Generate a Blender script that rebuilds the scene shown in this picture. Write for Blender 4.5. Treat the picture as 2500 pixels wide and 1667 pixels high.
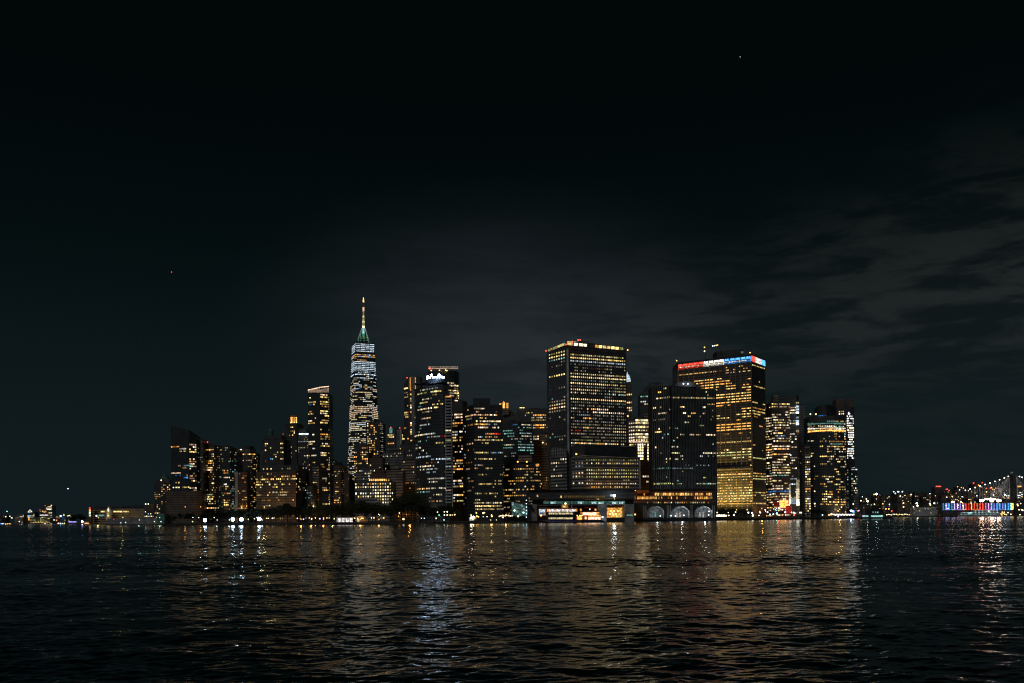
import bpy, math, random
import numpy as np
from mathutils import Matrix, Vector, Euler

for _o in list(bpy.data.objects):
    bpy.data.objects.remove(_o)
scene = bpy.context.scene
COL = scene.collection
R = random.Random(7)
rad = math.radians

# ------------------------------------------------------------------ camera
FPX, W0, H0 = 2224.0, 2500.0, 1667.0
HOR = 1264.0                       # horizon row of the photograph at its middle column
ROLL = math.atan(0.0096)
CAMZ = 5.0
cam_d = bpy.data.cameras.new("camera")
cam = bpy.data.objects.new("camera", cam_d)
COL.objects.link(cam)
cam_d.sensor_width = 36.0
cam_d.lens = 36.0 * FPX / W0
cam_d.shift_y = (HOR - H0 / 2) / W0
cam_d.clip_start = 0.5
cam_d.clip_end = 30000
cam.matrix_world = Matrix.Translation((0, 0, CAMZ)) @ Matrix.Rotation(ROLL, 4, 'Y') @ Matrix.Rotation(math.pi / 2, 4, 'X')
scene.camera = cam

# ------------------------------------------------------------------ night sky
world = bpy.data.worlds.new("World")
scene.world = world
world.use_nodes = True
nt = world.node_tree
nt.nodes.clear()


def N(tree, kind, **kw):
    n = tree.nodes.new(kind)
    for k, v in kw.items():
        setattr(n, k, v)
    return n


def mth(tree, op, a, b=None, c=None):
    n = N(tree, "ShaderNodeMath", operation=op)
    for i, v in enumerate((a, b, c)):
        if v is None:
            continue
        if isinstance(v, (int, float)):
            n.inputs[i].default_value = v
        else:
            tree.links.new(v, n.inputs[i])
    return n.outputs[0]


def maprange(tree, v, a, b, c, d, smooth=True):
    n = N(tree, "ShaderNodeMapRange")
    n.interpolation_type = 'SMOOTHSTEP' if smooth else 'LINEAR'
    tree.links.new(v, n.inputs[0])
    for i, x in enumerate((a, b, c, d)):
        n.inputs[i + 1].default_value = x
    return n.outputs[0]


L = nt.links.new
tc = N(nt, "ShaderNodeTexCoord")
sep = N(nt, "ShaderNodeSeparateXYZ")
L(tc.outputs["Generated"], sep.inputs[0])
sx, sy, sz = sep.outputs
ramp = N(nt, "ShaderNodeValToRGB")
L(sz, ramp.inputs[0])
ramp.color_ramp.interpolation = 'B_SPLINE'
els = ramp.color_ramp.elements
els[0].position = 0.0
els[0].color = (0.0060, 0.0112, 0.0132, 1)
els[1].position = 1.0
els[1].color = (0.0004, 0.0016, 0.0016, 1)
for p, c in ((0.09, (0.0058, 0.0108, 0.0126)), (0.18, (0.0036, 0.0076, 0.0084)),
             (0.28, (0.0012, 0.0040, 0.0044)), (0.42, (0.0005, 0.0021, 0.0022))):
    e = els.new(p)
    e.color = (*c, 1)
# cloud deck lit from below by the city: broken streaky layer, thicker towards the right
mp = N(nt, "ShaderNodeMapping")
L(tc.outputs["Generated"], mp.inputs[0])
mp.inputs["Scale"].default_value = (6.5, 6.5, 30.0)
mp.inputs["Rotation"].default_value = (0, rad(7), 0)
nz = N(nt, "ShaderNodeTexNoise")
L(mp.outputs[0], nz.inputs[0])
nz.inputs["Scale"].default_value = 1.5
nz.inputs["Detail"].default_value = 8
nz.inputs["Roughness"].default_value = 0.60
nz.inputs["Distortion"].default_value = 0.35
cl = maprange(nt, nz.outputs[0], 0.40, 0.58, 0.16, 1.0)
reach = mth(nt, 'SUBTRACT', mth(nt, 'ADD', mth(nt, 'MULTIPLY', sx, 0.33), 0.265), sz)
wob = N(nt, "ShaderNodeTexNoise")
L(tc.outputs["Generated"], wob.inputs[0])
wob.inputs["Scale"].default_value = 5.0
wob.inputs["Detail"].default_value = 4
reach = mth(nt, 'ADD', reach, mth(nt, 'MULTIPLY', mth(nt, 'SUBTRACT', wob.outputs[0], 0.5), 0.22))
m1 = maprange(nt, reach, 0.0, 0.20, 0.0, 1.0)
m2 = maprange(nt, sz, 0.09, 0.20, 0.22, 1.0)
m3 = maprange(nt, sx, -0.18, 0.20, 0.0, 1.0)
mask = mth(nt, 'MULTIPLY', mth(nt, 'MULTIPLY', m1, m2), mth(nt, 'MULTIPLY', m3, cl))
mx = N(nt, "ShaderNodeMix", data_type='RGBA')
L(mask, mx.inputs[0])
mx.inputs[6].default_value = (0, 0, 0, 1)
mx.inputs[7].default_value = (0.0108, 0.0116, 0.0110, 1)
add = N(nt, "ShaderNodeMix", data_type='RGBA', blend_type='ADD')
add.inputs[0].default_value = 1.0
L(ramp.outputs[0], add.inputs[6])
L(mx.outputs[2], add.inputs[7])
# soft light dome over the middle of the city
gd = N(nt, "ShaderNodeVectorMath", operation='DISTANCE')
gm = N(nt, "ShaderNodeMapping")
L(tc.outputs["Generated"], gm.inputs[0])
gm.inputs["Scale"].default_value = (1.0, 0.0, 1.9)
L(gm.outputs[0], gd.inputs[0])
gd.inputs[1].default_value = (-0.01, 0.0, 0.38)
gv = maprange(nt, gd.outputs["Value"], 0.0, 0.31, 1.0, 0.0)
front = maprange(nt, sy, 0.0, 0.3, 0.0, 1.0)
gmx = N(nt, "ShaderNodeMix", data_type='RGBA')
L(mth(nt, 'MULTIPLY', mth(nt, 'MULTIPLY', gv, front), maprange(nt, nz.outputs[0], 0.3, 0.7, 0.7, 1.1)), gmx.inputs[0])
gmx.inputs[6].default_value = (0, 0, 0, 1)
gmx.inputs[7].default_value = (0.0125, 0.0140, 0.0168, 1)
add2 = N(nt, "ShaderNodeMix", data_type='RGBA', blend_type='ADD')
add2.inputs[0].default_value = 1.0
L(add.outputs[2], add2.inputs[6])
L(gmx.outputs[2], add2.inputs[7])
add = add2
bg = N(nt, "ShaderNodeBackground")
L(add.outputs[2], bg.inputs[0])
bg.inputs[1].default_value = 1.0
wo = N(nt, "ShaderNodeOutputWorld")
L(bg.outputs[0], wo.inputs[0])

scene.view_settings.view_transform = 'Standard'
scene.view_settings.look = 'None'
scene.view_settings.exposure = 0.0
scene.view_settings.gamma = 1.0
scene.view_settings.use_curve_mapping = False
scene.render.engine = 'CYCLES'
cy = scene.cycles
cy.use_denoising = True
cy.max_bounces = 4
cy.diffuse_bounces = 2
cy.glossy_bounces = 3
cy.transmission_bounces = 2
cy.sample_clamp_indirect = 4.0
cy.use_light_tree = True
scene.cycles.filter_width = 1.2


# ------------------------------------------------------------------ pixel -> place
def ray(px, py):
    dx, dz = px - W0 / 2, HOR - py
    c, s = math.cos(ROLL), math.sin(ROLL)
    return (dx * c + dz * s) / FPX, (-dx * s + dz * c) / FPX


def at(px, py, D):
    a, b = ray(px, py)
    return Vector((a * D, D, CAMZ + b * D))


def X(px, D, py=1150):
    return ray(px, py)[0] * D


def Zt(px, py, D):
    return CAMZ + ray(px, py)[1] * D


# ------------------------------------------------------------------ materials
MATS = {}


def surf(name, col, rough=0.7, metal=0.0, spec=0.5, var=0.35, nscale=0.12, band=0.0, bandcol=(0.055, 0.055, 0.058)):
    if name in MATS:
        return MATS[name]
    m = bpy.data.materials.new(name)
    m.use_nodes = True
    t = m.node_tree
    b = t.nodes["Principled BSDF"]
    b.inputs["Roughness"].default_value = rough
    b.inputs["Metallic"].default_value = metal
    b.inputs["Specular IOR Level"].default_value = spec
    g = N(t, "ShaderNodeNewGeometry")
    n = N(t, "ShaderNodeTexNoise")
    n.inputs["Scale"].default_value = nscale
    n.inputs["Detail"].default_value = 5
    t.links.new(g.outputs["Position"], n.inputs[0])
    v = maprange(t, n.outputs[0], 0.3, 0.7, 1 - var, 1 + var)
    cn = N(t, "ShaderNodeMix", data_type='RGBA', blend_type='MULTIPLY')
    cn.inputs[0].default_value = 1
    cn.inputs[6].default_value = (*col, 1)
    t.links.new(v, cn.inputs[7])
    out = cn.outputs[2]
    if band > 0:                      # window ribbons between spandrels, one storey apart
        s = N(t, "ShaderNodeSeparateXYZ")
        t.links.new(g.outputs["Position"], s.inputs[0])
        fr = mth(t, 'FRACT', mth(t, 'DIVIDE', s.outputs[2], band))
        k = mth(t, 'GREATER_THAN', fr, 0.48)
        c2 = N(t, "ShaderNodeMix", data_type='RGBA')
        t.links.new(k, c2.inputs[0])
        t.links.new(out, c2.inputs[6])
        c2.inputs[7].default_value = (*bandcol, 1)
        out = c2.outputs[2]
        t.links.new(maprange(t, k, 0, 1, rough, 0.42, False), b.inputs["Roughness"])
    t.links.new(out, b.inputs["Base Color"])
    MATS[name] = m
    return m


surf("dark_glass", (0.05, 0.058, 0.062), 0.22, band=3.8)
surf("black_metal", (0.03, 0.032, 0.034), 0.5)
surf("grey_stone", (0.25, 0.24, 0.23), 0.8, band=3.7)
surf("tan_stone", (0.34, 0.27, 0.20), 0.85, band=3.6)
surf("brown_brick", (0.17, 0.105, 0.07), 0.9, band=3.5)
surf("red_brick", (0.24, 0.09, 0.05), 0.9, band=3.5)
surf("pale_concrete", (0.45, 0.45, 0.45), 0.8)
surf("concrete", (0.3, 0.29, 0.28), 0.85)
surf("dark_stone", (0.09, 0.08, 0.075), 0.85, band=3.6)
surf("white_paint", (0.75, 0.75, 0.75), 0.5)
surf("roofing", (0.05, 0.05, 0.052), 0.9)
surf("ground", (0.09, 0.085, 0.075), 0.95, nscale=0.05)
surf("seawall", (0.10, 0.095, 0.09), 0.9, nscale=0.3)
surf("foliage", (0.032, 0.045, 0.02), 0.7, nscale=0.6, var=0.5)
surf("bark", (0.07, 0.05, 0.035), 0.9, nscale=1.0)
surf("orange_paint", (0.75, 0.20, 0.03), 0.5)
surf("navy_paint", (0.02, 0.03, 0.06), 0.4)
surf("granite", (0.05, 0.048, 0.045), 0.9)
surf("green_copper", (0.10, 0.22, 0.17), 0.8)
surf("arcade_paint", (0.03, 0.045, 0.04), 0.7)
surf("dark_fin", (0.16, 0.17, 0.165), 0.8)
surf("steel", (0.45, 0.46, 0.48), 0.4, metal=0.8)
surf("person_cloth", (0.05, 0.05, 0.06), 0.9)

HUE = dict(y=(1.0, 0.70, 0.23), w=(1.0, 0.86, 0.56), c=(0.72, 0.88, 1.0), b=(0.08, 0.36, 0.95),
           t=(0.33, 0.78, 0.66), o=(1.0, 0.43, 0.09), r=(1.0, 0.07, 0.045), p=(1.0, 0.66, 0.44),
           g=(0.76, 0.82, 0.30), m=(0.85, 0.32, 0.85), v=(0.45, 0.35, 1.0), s=(1.0, 0.95, 0.9), e=(0.1, 0.75, 0.3), n=(0.50, 0.72, 1.0))
LEVEL = {0: 0.10, 1: 0.30, 2: 0.85, 3: 2.0, 4: 4.0, 5: 4.5, 6: 40.0, 7: 160.0}


def glow(h, lv, direct=False):
    key = f"lit_{h}{lv}"
    if key in MATS:
        return MATS[key]
    m = bpy.data.materials.new("lit_surface" if lv < 4 else "lamp_glass")  # also puts painted light into non-lamps such as mast, funnel and flag
    m.use_nodes = True
    t = m.node_tree
    t.nodes.clear()
    e = N(t, "ShaderNodeEmission")
    e.inputs[0].default_value = (*HUE[h], 1)
    if lv < 4:                        # blinds, ceiling lamps and furniture break up the light
        g = N(t, "ShaderNodeNewGeometry")
        n = N(t, "ShaderNodeTexNoise")
        n.inputs["Scale"].default_value = 0.55
        n.inputs["Detail"].default_value = 3
        t.links.new(g.outputs["Position"], n.inputs[0])
        t.links.new(maprange(t, n.outputs[0], 0.32, 0.68, 0.35 * LEVEL[lv], 1.65 * LEVEL[lv]), e.inputs[1])
    else:
        e.inputs[1].default_value = LEVEL[lv]
    o = N(t, "ShaderNodeOutputMaterial")
    t.links.new(e.outputs[0], o.inputs[0])
    m.cycles.emission_sampling = 'FRONT' if lv >= 5 else 'NONE'
    MATS[key] = m
    return m


# ------------------------------------------------------------------ mesh helpers
class MB:
    def __init__(self):
        self.v, self.f, self.m, self.mats = [], [], [], []

    def mi(self, mat):
        if isinstance(mat, str):
            mat = MATS[mat]
        if mat not in self.mats:
            self.mats.append(mat)
        return self.mats.index(mat)

    def add(self, vs, fs, mat):
        o = len(self.v)
        i = self.mi(mat)
        self.v += [tuple(p) for p in vs]
        for f in fs:
            self.f.append(tuple(o + k for k in f))
            self.m.append(i)

    def prism(self, poly, z0, z1, mat, roof=None):
        n = len(poly)
        if not isinstance(z1, (list, tuple)):
            z1 = [z1] * n
        if not isinstance(z0, (list, tuple)):
            z0 = [z0] * n
        vs = [(p[0], p[1], z) for p, z in zip(poly, z0)] + [(p[0], p[1], z) for p, z in zip(poly, z1)]
        self.add(vs, [(i, (i + 1) % n, n + (i + 1) % n, n + i) for i in range(n)], mat)
        self.add(vs, [tuple(range(n, 2 * n))], roof or mat)
        self.add(vs, [tuple(reversed(range(n)))], mat)

    def box(self, c, s, mat, rz=0.0):
        hx, hy, hz = s[0] / 2, s[1] / 2, s[2] / 2
        cr, sr = math.cos(rz), math.sin(rz)
        poly = [(c[0] + x * cr - y * sr, c[1] + x * sr + y * cr) for x, y in ((-hx, -hy), (hx, -hy), (hx, hy), (-hx, hy))]
        self.prism(poly, c[2] - hz, c[2] + hz, mat)

    def tube(self, a, b, r0, r1, mat, n=8, cap=True):
        a, b = Vector(a), Vector(b)
        d = (b - a).normalized()
        u = d.orthogonal().normalized()
        w = d.cross(u)
        vs = []
        for p, r in ((a, r0), (b, r1)):
            for k in range(n):
                t = 2 * math.pi * k / n
                vs.append(p + (u * math.cos(t) + w * math.sin(t)) * r)
        fs = [(k, (k + 1) % n, n + (k + 1) % n, n + k) for k in range(n)]
        if cap:
            fs += [tuple(reversed(range(n))), tuple(range(n, 2 * n))]
        self.add(vs, fs, mat)

    def lathe(self, c, prof, mat, n=16):
        vs, fs = [], []
        for r, z in prof:
            for k in range(n):
                t = 2 * math.pi * k / n
                vs.append((c[0] + r * math.cos(t), c[1] + r * math.sin(t), c[2] + z))
        for i in range(len(prof) - 1):
            for k in range(n):
                fs.append((i * n + k, i * n + (k + 1) % n, (i + 1) * n + (k + 1) % n, (i + 1) * n + k))
        fs += [tuple(reversed(range(n))), tuple(range((len(prof) - 1) * n, len(prof) * n))]
        self.add(vs, fs, mat)

    def ball(self, c, r, mat, n=10, sq=1.0):
        prof = [(max(1e-4, r * math.sin(math.pi * i / 6)), -r * sq * math.cos(math.pi * i / 6)) for i in range(7)]
        self.lathe(c, prof, mat, n)

    def build(self, name, parent=None, kind=None):
        me = bpy.data.meshes.new(name)
        off = parent.location if parent is not None else Vector((0, 0, 0))
        p = parent
        while p is not None and p.parent is not None:
            p = p.parent
            off = off + p.location
        me.from_pydata([(a - off[0], b - off[1], c - off[2]) for a, b, c in self.v], [], self.f)
        for m in self.mats:
            me.materials.append(m)
        me.polygons.foreach_set("material_index", self.m)
        me.update()
        o = bpy.data.objects.new(name, me)
        COL.objects.link(o)
        if parent is not None:
            o.parent = parent
        if kind:
            o["kind"] = kind
        return o


def thing(name, label, cat, loc, group=None):
    o = bpy.data.objects.new(name, None)
    COL.objects.link(o)
    o.location = loc
    o["label"] = label
    o["category"] = cat
    if group:
        o["group"] = group
    return o


def copy_tree(root, loc=None, label=None, scale=None, rz=None):
    r = root.copy()
    COL.objects.link(r)
    if loc is not None:
        r.location = loc
    if scale is not None:
        r.scale = scale
    if rz is not None:
        r.rotation_euler = (0, 0, rz)
    if label:
        r["label"] = label
    for ch in root.children:
        c = ch.copy()
        COL.objects.link(c)
        c.parent = r
        for g in ch.children:
            d = g.copy()
            COL.objects.link(d)
            d.parent = c
    return r


KEEP = [1.0, 0.0]
GZ = 2.0                              # level of the land above the water
UNIT = {}
UV_ = [(-.5, -1, -.5), (.5, -1, -.5), (.5, -1, .5), (-.5, -1, .5), (-.5, 0, -.5), (.5, 0, -.5), (.5, 0, .5), (-.5, 0, .5)]
UF_ = [(0, 1, 2, 3), (1, 5, 6, 2), (4, 0, 3, 7), (3, 2, 6, 7), (4, 5, 1, 0)]


def unit_window(key):
    if key not in UNIT:
        me = bpy.data.meshes.new("window")
        me.from_pydata(UV_, [], UF_)
        me.materials.append(glow(*key))
        UNIT[key] = me
    return UNIT[key]


def arc(p0, p1, D0, D1, bulge, n):
    out = []
    for i in range(n + 1):
        t = i / n
        a = math.pi * t
        s = (1 - math.cos(a)) / 2
        out.append((p0 + (p1 - p0) * s, D0 + (D1 - D0) * s - bulge * math.sin(a)))
    return out


class Tower:
    """one building: an empty with blocks, trim and lit windows under it"""

    def __init__(self, name, label, px, D, cat="building", group=None, seed=0):
        self.root = thing(name, label, cat, (X(px, D), D, GZ), group)
        self.win = []
        self.rng = random.Random(label + str(seed))

    def block(self, part, pts, top, wall, z0=GZ, depth=32, bottom=None, roof=None, parapet=0.0):
        tops = top if isinstance(top, (list, tuple)) else None
        ref = (min(tops) if tops else top)
        poly = [(X(px, D, ref), D) for px, D in pts]
        zs = [Zt(px, (tops[i] if tops else top), D) for i, (px, D) in enumerate(pts)]
        if not tops:
            j = min(range(len(pts)), key=lambda i: pts[i][1])
            zs = [zs[j]] * len(pts)
        faces = list(zip(poly[:-1], poly[1:]))
        if len(pts) == 3 and depth is not None and depth < 0:
            back = [(poly[0][0] + poly[2][0] - poly[1][0], poly[0][1] + poly[2][1] - poly[1][1])]
            bz = [zs[0] + zs[2] - zs[1]]
        else:
            dd = max(p[1] for p in poly) + abs(depth)
            back = [(poly[-1][0], dd), (poly[0][0], dd)]
            bz = [zs[-1], zs[0]]
        if bottom is not None:
            z0 = Zt(pts[0][0], bottom, pts[0][1])
        mb = MB()
        mb.prism(poly + back, z0, zs + bz, wall, roof or "roofing")
        if parapet:
            pass
        mb.build(part, self.root)
        if part == "wall" and not tops and top < 1215 and roof is None:
            rg = random.Random(str(pts) + "r")
            xa, xb = poly[0][0], poly[-1][0]
            yb_ = max(p[1] for p in poly)
            zt = max(zs)
            wd = xb - xa
            m2 = MB()
            for k in range(rg.randint(1, 3)):
                w_, h_ = wd * rg.uniform(.10, .30), rg.uniform(1.2, 3.6)
                cx = xa + wd * rg.uniform(.22, .78)
                m2.box((cx, yb_ + 4 + k * 1.5, zt + h_ / 2), (w_, 4, h_), "roofing")
            m2.build("roof_plant", self.root)
            if rg.random() < .5:
                m2 = MB()
                cx = xa + wd * rg.uniform(.25, .75)
                m2.tube((cx, yb_ + 5, zt), (cx, yb_ + 5, zt + rg.uniform(5, 9)), .3, .12, "black_metal", 5)
                m2.build("antenna", self.root)
        return [dict(a=f[0], b=f[1], z0=z0, z1=min(zs[i], zs[i + 1])) for i, f in enumerate(faces)]

    def hit(self, f, px, py):
        a, b = ray(px, py)
        (ax, ay), (bx, by) = f['a'], f['b']
        dx, dy = bx - ax, by - ay
        s = (a * ay - ax) / (dx - a * dy)
        y = ay + s * dy
        return s, CAMZ + b * y

    def pane(self, f, s, z, w, h, key):
        (ax, ay), (bx, by) = f['a'], f['b']
        ang = math.atan2(by - ay, bx - ax)
        self.win.append((ax + (bx - ax) * s, ay + (by - ay) * s, z, ang, w, h, key))

    def windows(self, f, fh=3.8, cw=3.0, ww=1.8, wh=1.8, top=None, bot=None, x0=0.0, x1=1.0, d=0.3, run=2.0,
                rv=0.6, pal="yyyw", lv=(1, 2, 2, 3), bands=(), skip=1.2, keep=1.0):
        """grid of panes on one face; d share lit, run mean length of a lit stretch, rv row-to-row variation;
        bands: (py, px0, px1, share, colours, level) rows seen lit in the photograph"""
        rng = self.rng
        (ax, ay), (bx, by) = f['a'], f['b']
        ln = math.hypot(bx - ax, by - ay)
        zt = f['z1'] - skip if top is None else Zt((ax / ay) * FPX + 1250, top, ay)
        zb = f['z0'] + 1.0 if bot is None else Zt((ax / ay) * FPX + 1250, bot, ay)
        nr = max(1, int((zt - zb) / fh))
        nc = max(1, int(ln * (x1 - x0) / cw))
        st = (x1 - x0) / nc
        grid = {}
        for r in range(nr):
            rd = min(0.97, d * math.exp(rng.gauss(0, rv)) * (1 if rv == 0 else math.exp(-rv * rv / 2)))
            rowc = rng.choice(pal)
            on = rng.random() < rd
            for c in range(nc):
                if on:
                    if rng.random() < (1 - rd) / run:
                        on = False
                elif rng.random() < rd / run:
                    on = True
                if on and rng.random() < keep * KEEP[0]:
                    grid[(r, c)] = (rowc if rng.random() < 0.65 else rng.choice(pal), rng.choice(lv))
        for (py, p0, p1, den, cols, lev) in bands:
            s0, z = self.hit(f, p0, py)
            s1, _ = self.hit(f, p1, py)
            r = int(round((zt - fh / 2 - z) / fh))
            if r < 0 or r >= nr:
                continue
            for c in range(nc):
                s = x0 + (c + .5) * st
                if s0 - .3 * st <= s <= s1 + .3 * st:
                    if rng.random() < den:
                        l = lev if rng.random() < .6 else max(0, lev - 1)
                        grid[(r, c)] = (rng.choice(cols), l)
                    elif lev < 0:
                        grid.pop((r, c), None)
        for (r, c), key in grid.items():
            if key[1] < 0:
                continue
            if key[1] >= 2 and rng.random() < KEEP[1]:
                key = (key[0], key[1] - 1)
            self.pane(f, x0 + (c + .5) * st, zt - (r + .5) * fh, ww * rng.uniform(.85, 1.05), wh * rng.uniform(.8, 1.05), key)
        return self

    def box(self, part, px0, px1, py0, py1, D, depth, mat, name=None):
        a, b = at(px0, py1, D), at(px1, py0, D)
        mb = MB()
        mb.box(((a.x + b.x) / 2, D + depth / 2, (a.z + b.z) / 2), (b.x - a.x, depth, b.z - a.z), mat)
        return mb.build(part, self.root)

    def spot(self, px, py, D, r, h, lv, part="beacon"):
        mb = MB()
        p = at(px, py, D)
        mb.ball(p, r, glow(h, lv), 8)
        mb.tube(p - Vector((0, 0, r + 2.5)), p - Vector((0, 0, r * .8)), 0.12, 0.12, "black_metal", 5)
        return mb.build(part, self.root)

    def done(self, most=96):
        off = self.root.location
        ws = sorted(self.win, key=lambda w: -(w[4] * w[5]) * (1 + w[6][1]))
        for (x, y, z, ang, w, h, key) in ws[:most]:
            o = bpy.data.objects.new("window", unit_window(key))
            o.parent = self.root
            o.location = (x - off[0], y - off[1], z - off[2])
            o.rotation_euler = (0, 0, ang)
            o.scale = (w, 0.22, h)
            COL.objects.link(o)
        rest = ws[most:]
        if rest:
            mb = MB()
            for (x, y, z, ang, w, h, key) in rest:
                ca, sa = math.cos(ang), math.sin(ang)
                mb.add([(x + ux * w * ca - uy * .22 * sa, y + ux * w * sa + uy * .22 * ca, z + uz * h) for ux, uy, uz in UV_],
                       UF_, glow(*key))
            mb.build("window", self.root, kind="stuff")
        return self.root

# ------------------------------------------------------------------ water
def make_water():
    rng = np.random.default_rng(5)
    nr, nc = 1500, 1000
    d = np.exp(np.linspace(math.log(22.0), math.log(900.0), nr))
    d = np.concatenate([d, np.array([1000, 1200, 1600, 2400, 4000, 8000, 16000.0])])
    nr = len(d)
    u = np.linspace(-0.64, 0.64, nc)
    Y = np.repeat(d[:, None], nc, 1)
    Xx = Y * u[None, :]
    dy = np.gradient(d)
    Z = np.zeros_like(Y)
    n = 84
    lam = np.exp(np.linspace(math.log(0.28), math.log(9.0), n)) * rng.uniform(.95, 1.05, n)
    ang = rng.normal(0, 0.85, n) + 0.12
    # uneven wind: patches of rougher and smoother water
    gust = np.zeros_like(Y)
    for k in range(9):
        l = rng.uniform(25, 210)
        a = rng.uniform(-.5, .5)
        gust += np.sin(2 * math.pi * (Xx * math.sin(a) * .35 + Y * math.cos(a)) / l + rng.uniform(0, 6.28))
    gust = 0.88 + 0.50 * np.tanh(gust / 2.6)
    for i in range(n):
        l = lam[i]
        w = 0.120 * math.sqrt(2 / n) * l / (2 * math.pi)
        if l < 1.4:
            w *= 1.45
        if l > 2.5:
            w *= (2.5 / l) ** 0.8
        kx, ky = math.sin(ang[i]) * 2 * math.pi / l, math.cos(ang[i]) * 2 * math.pi / l
        fade = np.clip((l / (2.6 * dy) - 0.7) / 0.8, 0, 1)
        if fade.max() <= 0:
            continue
        rows = np.nonzero(fade > 0)[0]
        r1 = rows.max() + 1
        ph = kx * Xx[:r1] + ky * Y[:r1] + rng.uniform(0, 6.28)
        s = np.sin(ph + 0.35 * np.sin(ph * 0.37 + i))
        Z[:r1] += w * fade[:r1, None] * s * (gust[:r1] if l < 8 else 1.0)
    Z[-7:] = 0
    co = np.stack([Xx, Y, Z], -1).reshape(-1, 3).astype(np.float32)
    idx = np.arange(nr * nc).reshape(nr, nc)
    q = np.stack([idx[:-1, :-1], idx[:-1, 1:], idx[1:, 1:], idx[1:, :-1]], -1).reshape(-1, 4).astype(np.int32)
    # a flat skirt towards and behind the viewer
    base = len(co)
    ex = np.array([[-9000, -200, -.25], [9000, -200, -.25], [9000, 22, -.25], [-9000, 22, -.25],
                   [-14.3, 22.0, -.05], [14.3, 22.0, -.05]], np.float32)
    co = np.concatenate([co, ex])
    q = np.concatenate([q, np.array([[base, base + 1, base + 2, base + 3]], np.int32)])
    me = bpy.data.meshes.new("water")
    me.vertices.add(len(co))
    me.vertices.foreach_set("co", co.ravel())
    me.loops.add(q.size)
    me.loops.foreach_set("vertex_index", q.ravel())
    me.polygons.add(len(q))
    me.polygons.foreach_set("loop_start", np.arange(0, q.size, 4, dtype=np.int32))
    me.polygons.foreach_set("use_smooth", np.ones(len(q), bool))
    me.update(calc_edges=True)
    o = bpy.data.objects.new("water", me)
    COL.objects.link(o)
    o["kind"] = "structure"
    m = bpy.data.materials.new("water")
    m.use_nodes = True
    t = m.node_tree
    b = t.nodes["Principled BSDF"]
    b.inputs["Base Color"].default_value = (0.0008, 0.005, 0.005, 1)
    b.inputs["IOR"].default_value = 1.333
    b.inputs["Specular IOR Level"].default_value = 0.5
    g = N(t, "ShaderNodeNewGeometry")
    s = N(t, "ShaderNodeSeparateXYZ")
    t.links.new(g.outputs["Position"], s.inputs[0])
    t.links.new(maprange(t, s.outputs[1], 30, 420, WR0, WR1), b.inputs["Roughness"])
    mp_ = N(t, "ShaderNodeMapping")
    mp_.inputs["Scale"].default_value = (0.6, 1.4, 1)
    t.links.new(g.outputs["Position"], mp_.inputs[0])
    n1 = N(t, "ShaderNodeTexNoise")
    n1.inputs["Scale"].default_value = 5.0
    n1.inputs["Detail"].default_value = 3
    t.links.new(mp_.outputs[0], n1.inputs[0])
    bp = N(t, "ShaderNodeBump")
    bp.inputs["Strength"].default_value = 0.5
    bp.inputs["Distance"].default_value = 0.012
    t.links.new(n1.outputs[0], bp.inputs["Height"])
    t.links.new(bp.outputs[0], b.inputs["Normal"])
    me.materials.append(m)


WR0, WR1 = 0.03, 0.13
make_water()


# ------------------------------------------------------------------ land
def land(name, pts, deep, z=GZ, kind="structure", mat="ground"):
    """pts: shoreline (px, D) from left to right"""
    mb = MB()
    front = [(X(px, D, 1275), D) for px, D in pts]
    poly = front + [(front[-1][0] * deep / front[-1][1], deep), (front[0][0] * deep / front[0][1], deep)]
    mb.prism(poly, -2.0, z, mat)
    o = mb.build(name)
    o["kind"] = kind
    return o


SHORE = [(396, 1130), (500, 1040), (620, 985), (700, 960), (850, 925), (1000, 905), (1280, 900), (1560, 965), (1750, 1050), (1900, 1130), (2020, 1190), (2092, 1260)]


def shore(px):
    for (a, da), (b, db) in zip(SHORE[:-1], SHORE[1:]):
        if a <= px <= b:
            return da + (db - da) * (px - a) / (b - a)
    return SHORE[0][1] if px < SHORE[0][0] else SHORE[-1][1]


land("ground", SHORE, 2700)
mb = MB()
for (a, da), (b, db) in zip(SHORE[:-1], SHORE[1:]):          # masonry coping and fender line of the sea wall
    p, q = Vector((X(a, da, 1275), da, 0)), Vector((X(b, db, 1275), db, 0))
    L_ = (q - p).length
    ang = math.atan2(q.y - p.y, q.x - p.x)
    c = (p + q) / 2
    nrm = Vector((math.sin(ang), -math.cos(ang), 0))
    mb.box(c + nrm * .35 + Vector((0, 0, GZ + .12)), (L_ + .5, 1.1, .5), "seawall", ang)
    k = 0.0
    while k < L_:
        pp = p + (q - p) * (k / L_) + nrm * .5
        mb.tube((pp.x, pp.y, -1), (pp.x, pp.y, GZ - .2), .28, .28, "bark", 6)
        k += 5.0
w_ = mb.build("sea_wall")
w_["label"] = "dark masonry sea wall with timber fender piles along the city shore"
w_["category"] = "sea wall"

land("brooklyn_ground", [(2040, 1880), (2200, 1760), (2340, 1720), (2520, 1660), (2760, 1600)], 5200)
land("island_ground", [(262, 1420), (330, 1360), (400, 1330), (480, 1330)], 1900)
land("pier_ground", [(203, 2300), (262, 2000), (330, 2000)], 2600, z=3.0)
land("far_ground", [(-320, 4200), (0, 4000), (260, 3900)], 7000)

# hill behind the far bridge shore
mb = MB()
g = []
for iy in range(9):
    for ix in range(30):
        px, D = 2060 + ix * 26, 1950 + iy * 280
        h = 2 + 34 * math.sin(math.pi * min(1, iy / 7)) * (0.55 + 0.45 * math.sin(ix * .35)) if 0 < iy else 0
        g.append((X(px, D), D, h))
mb.add(g, [(iy * 30 + ix, iy * 30 + ix + 1, (iy + 1) * 30 + ix + 1, (iy + 1) * 30 + ix) for iy in range(8) for ix in range(29)], "ground")
o = mb.build("hill")
o["kind"] = "structure"


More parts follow.
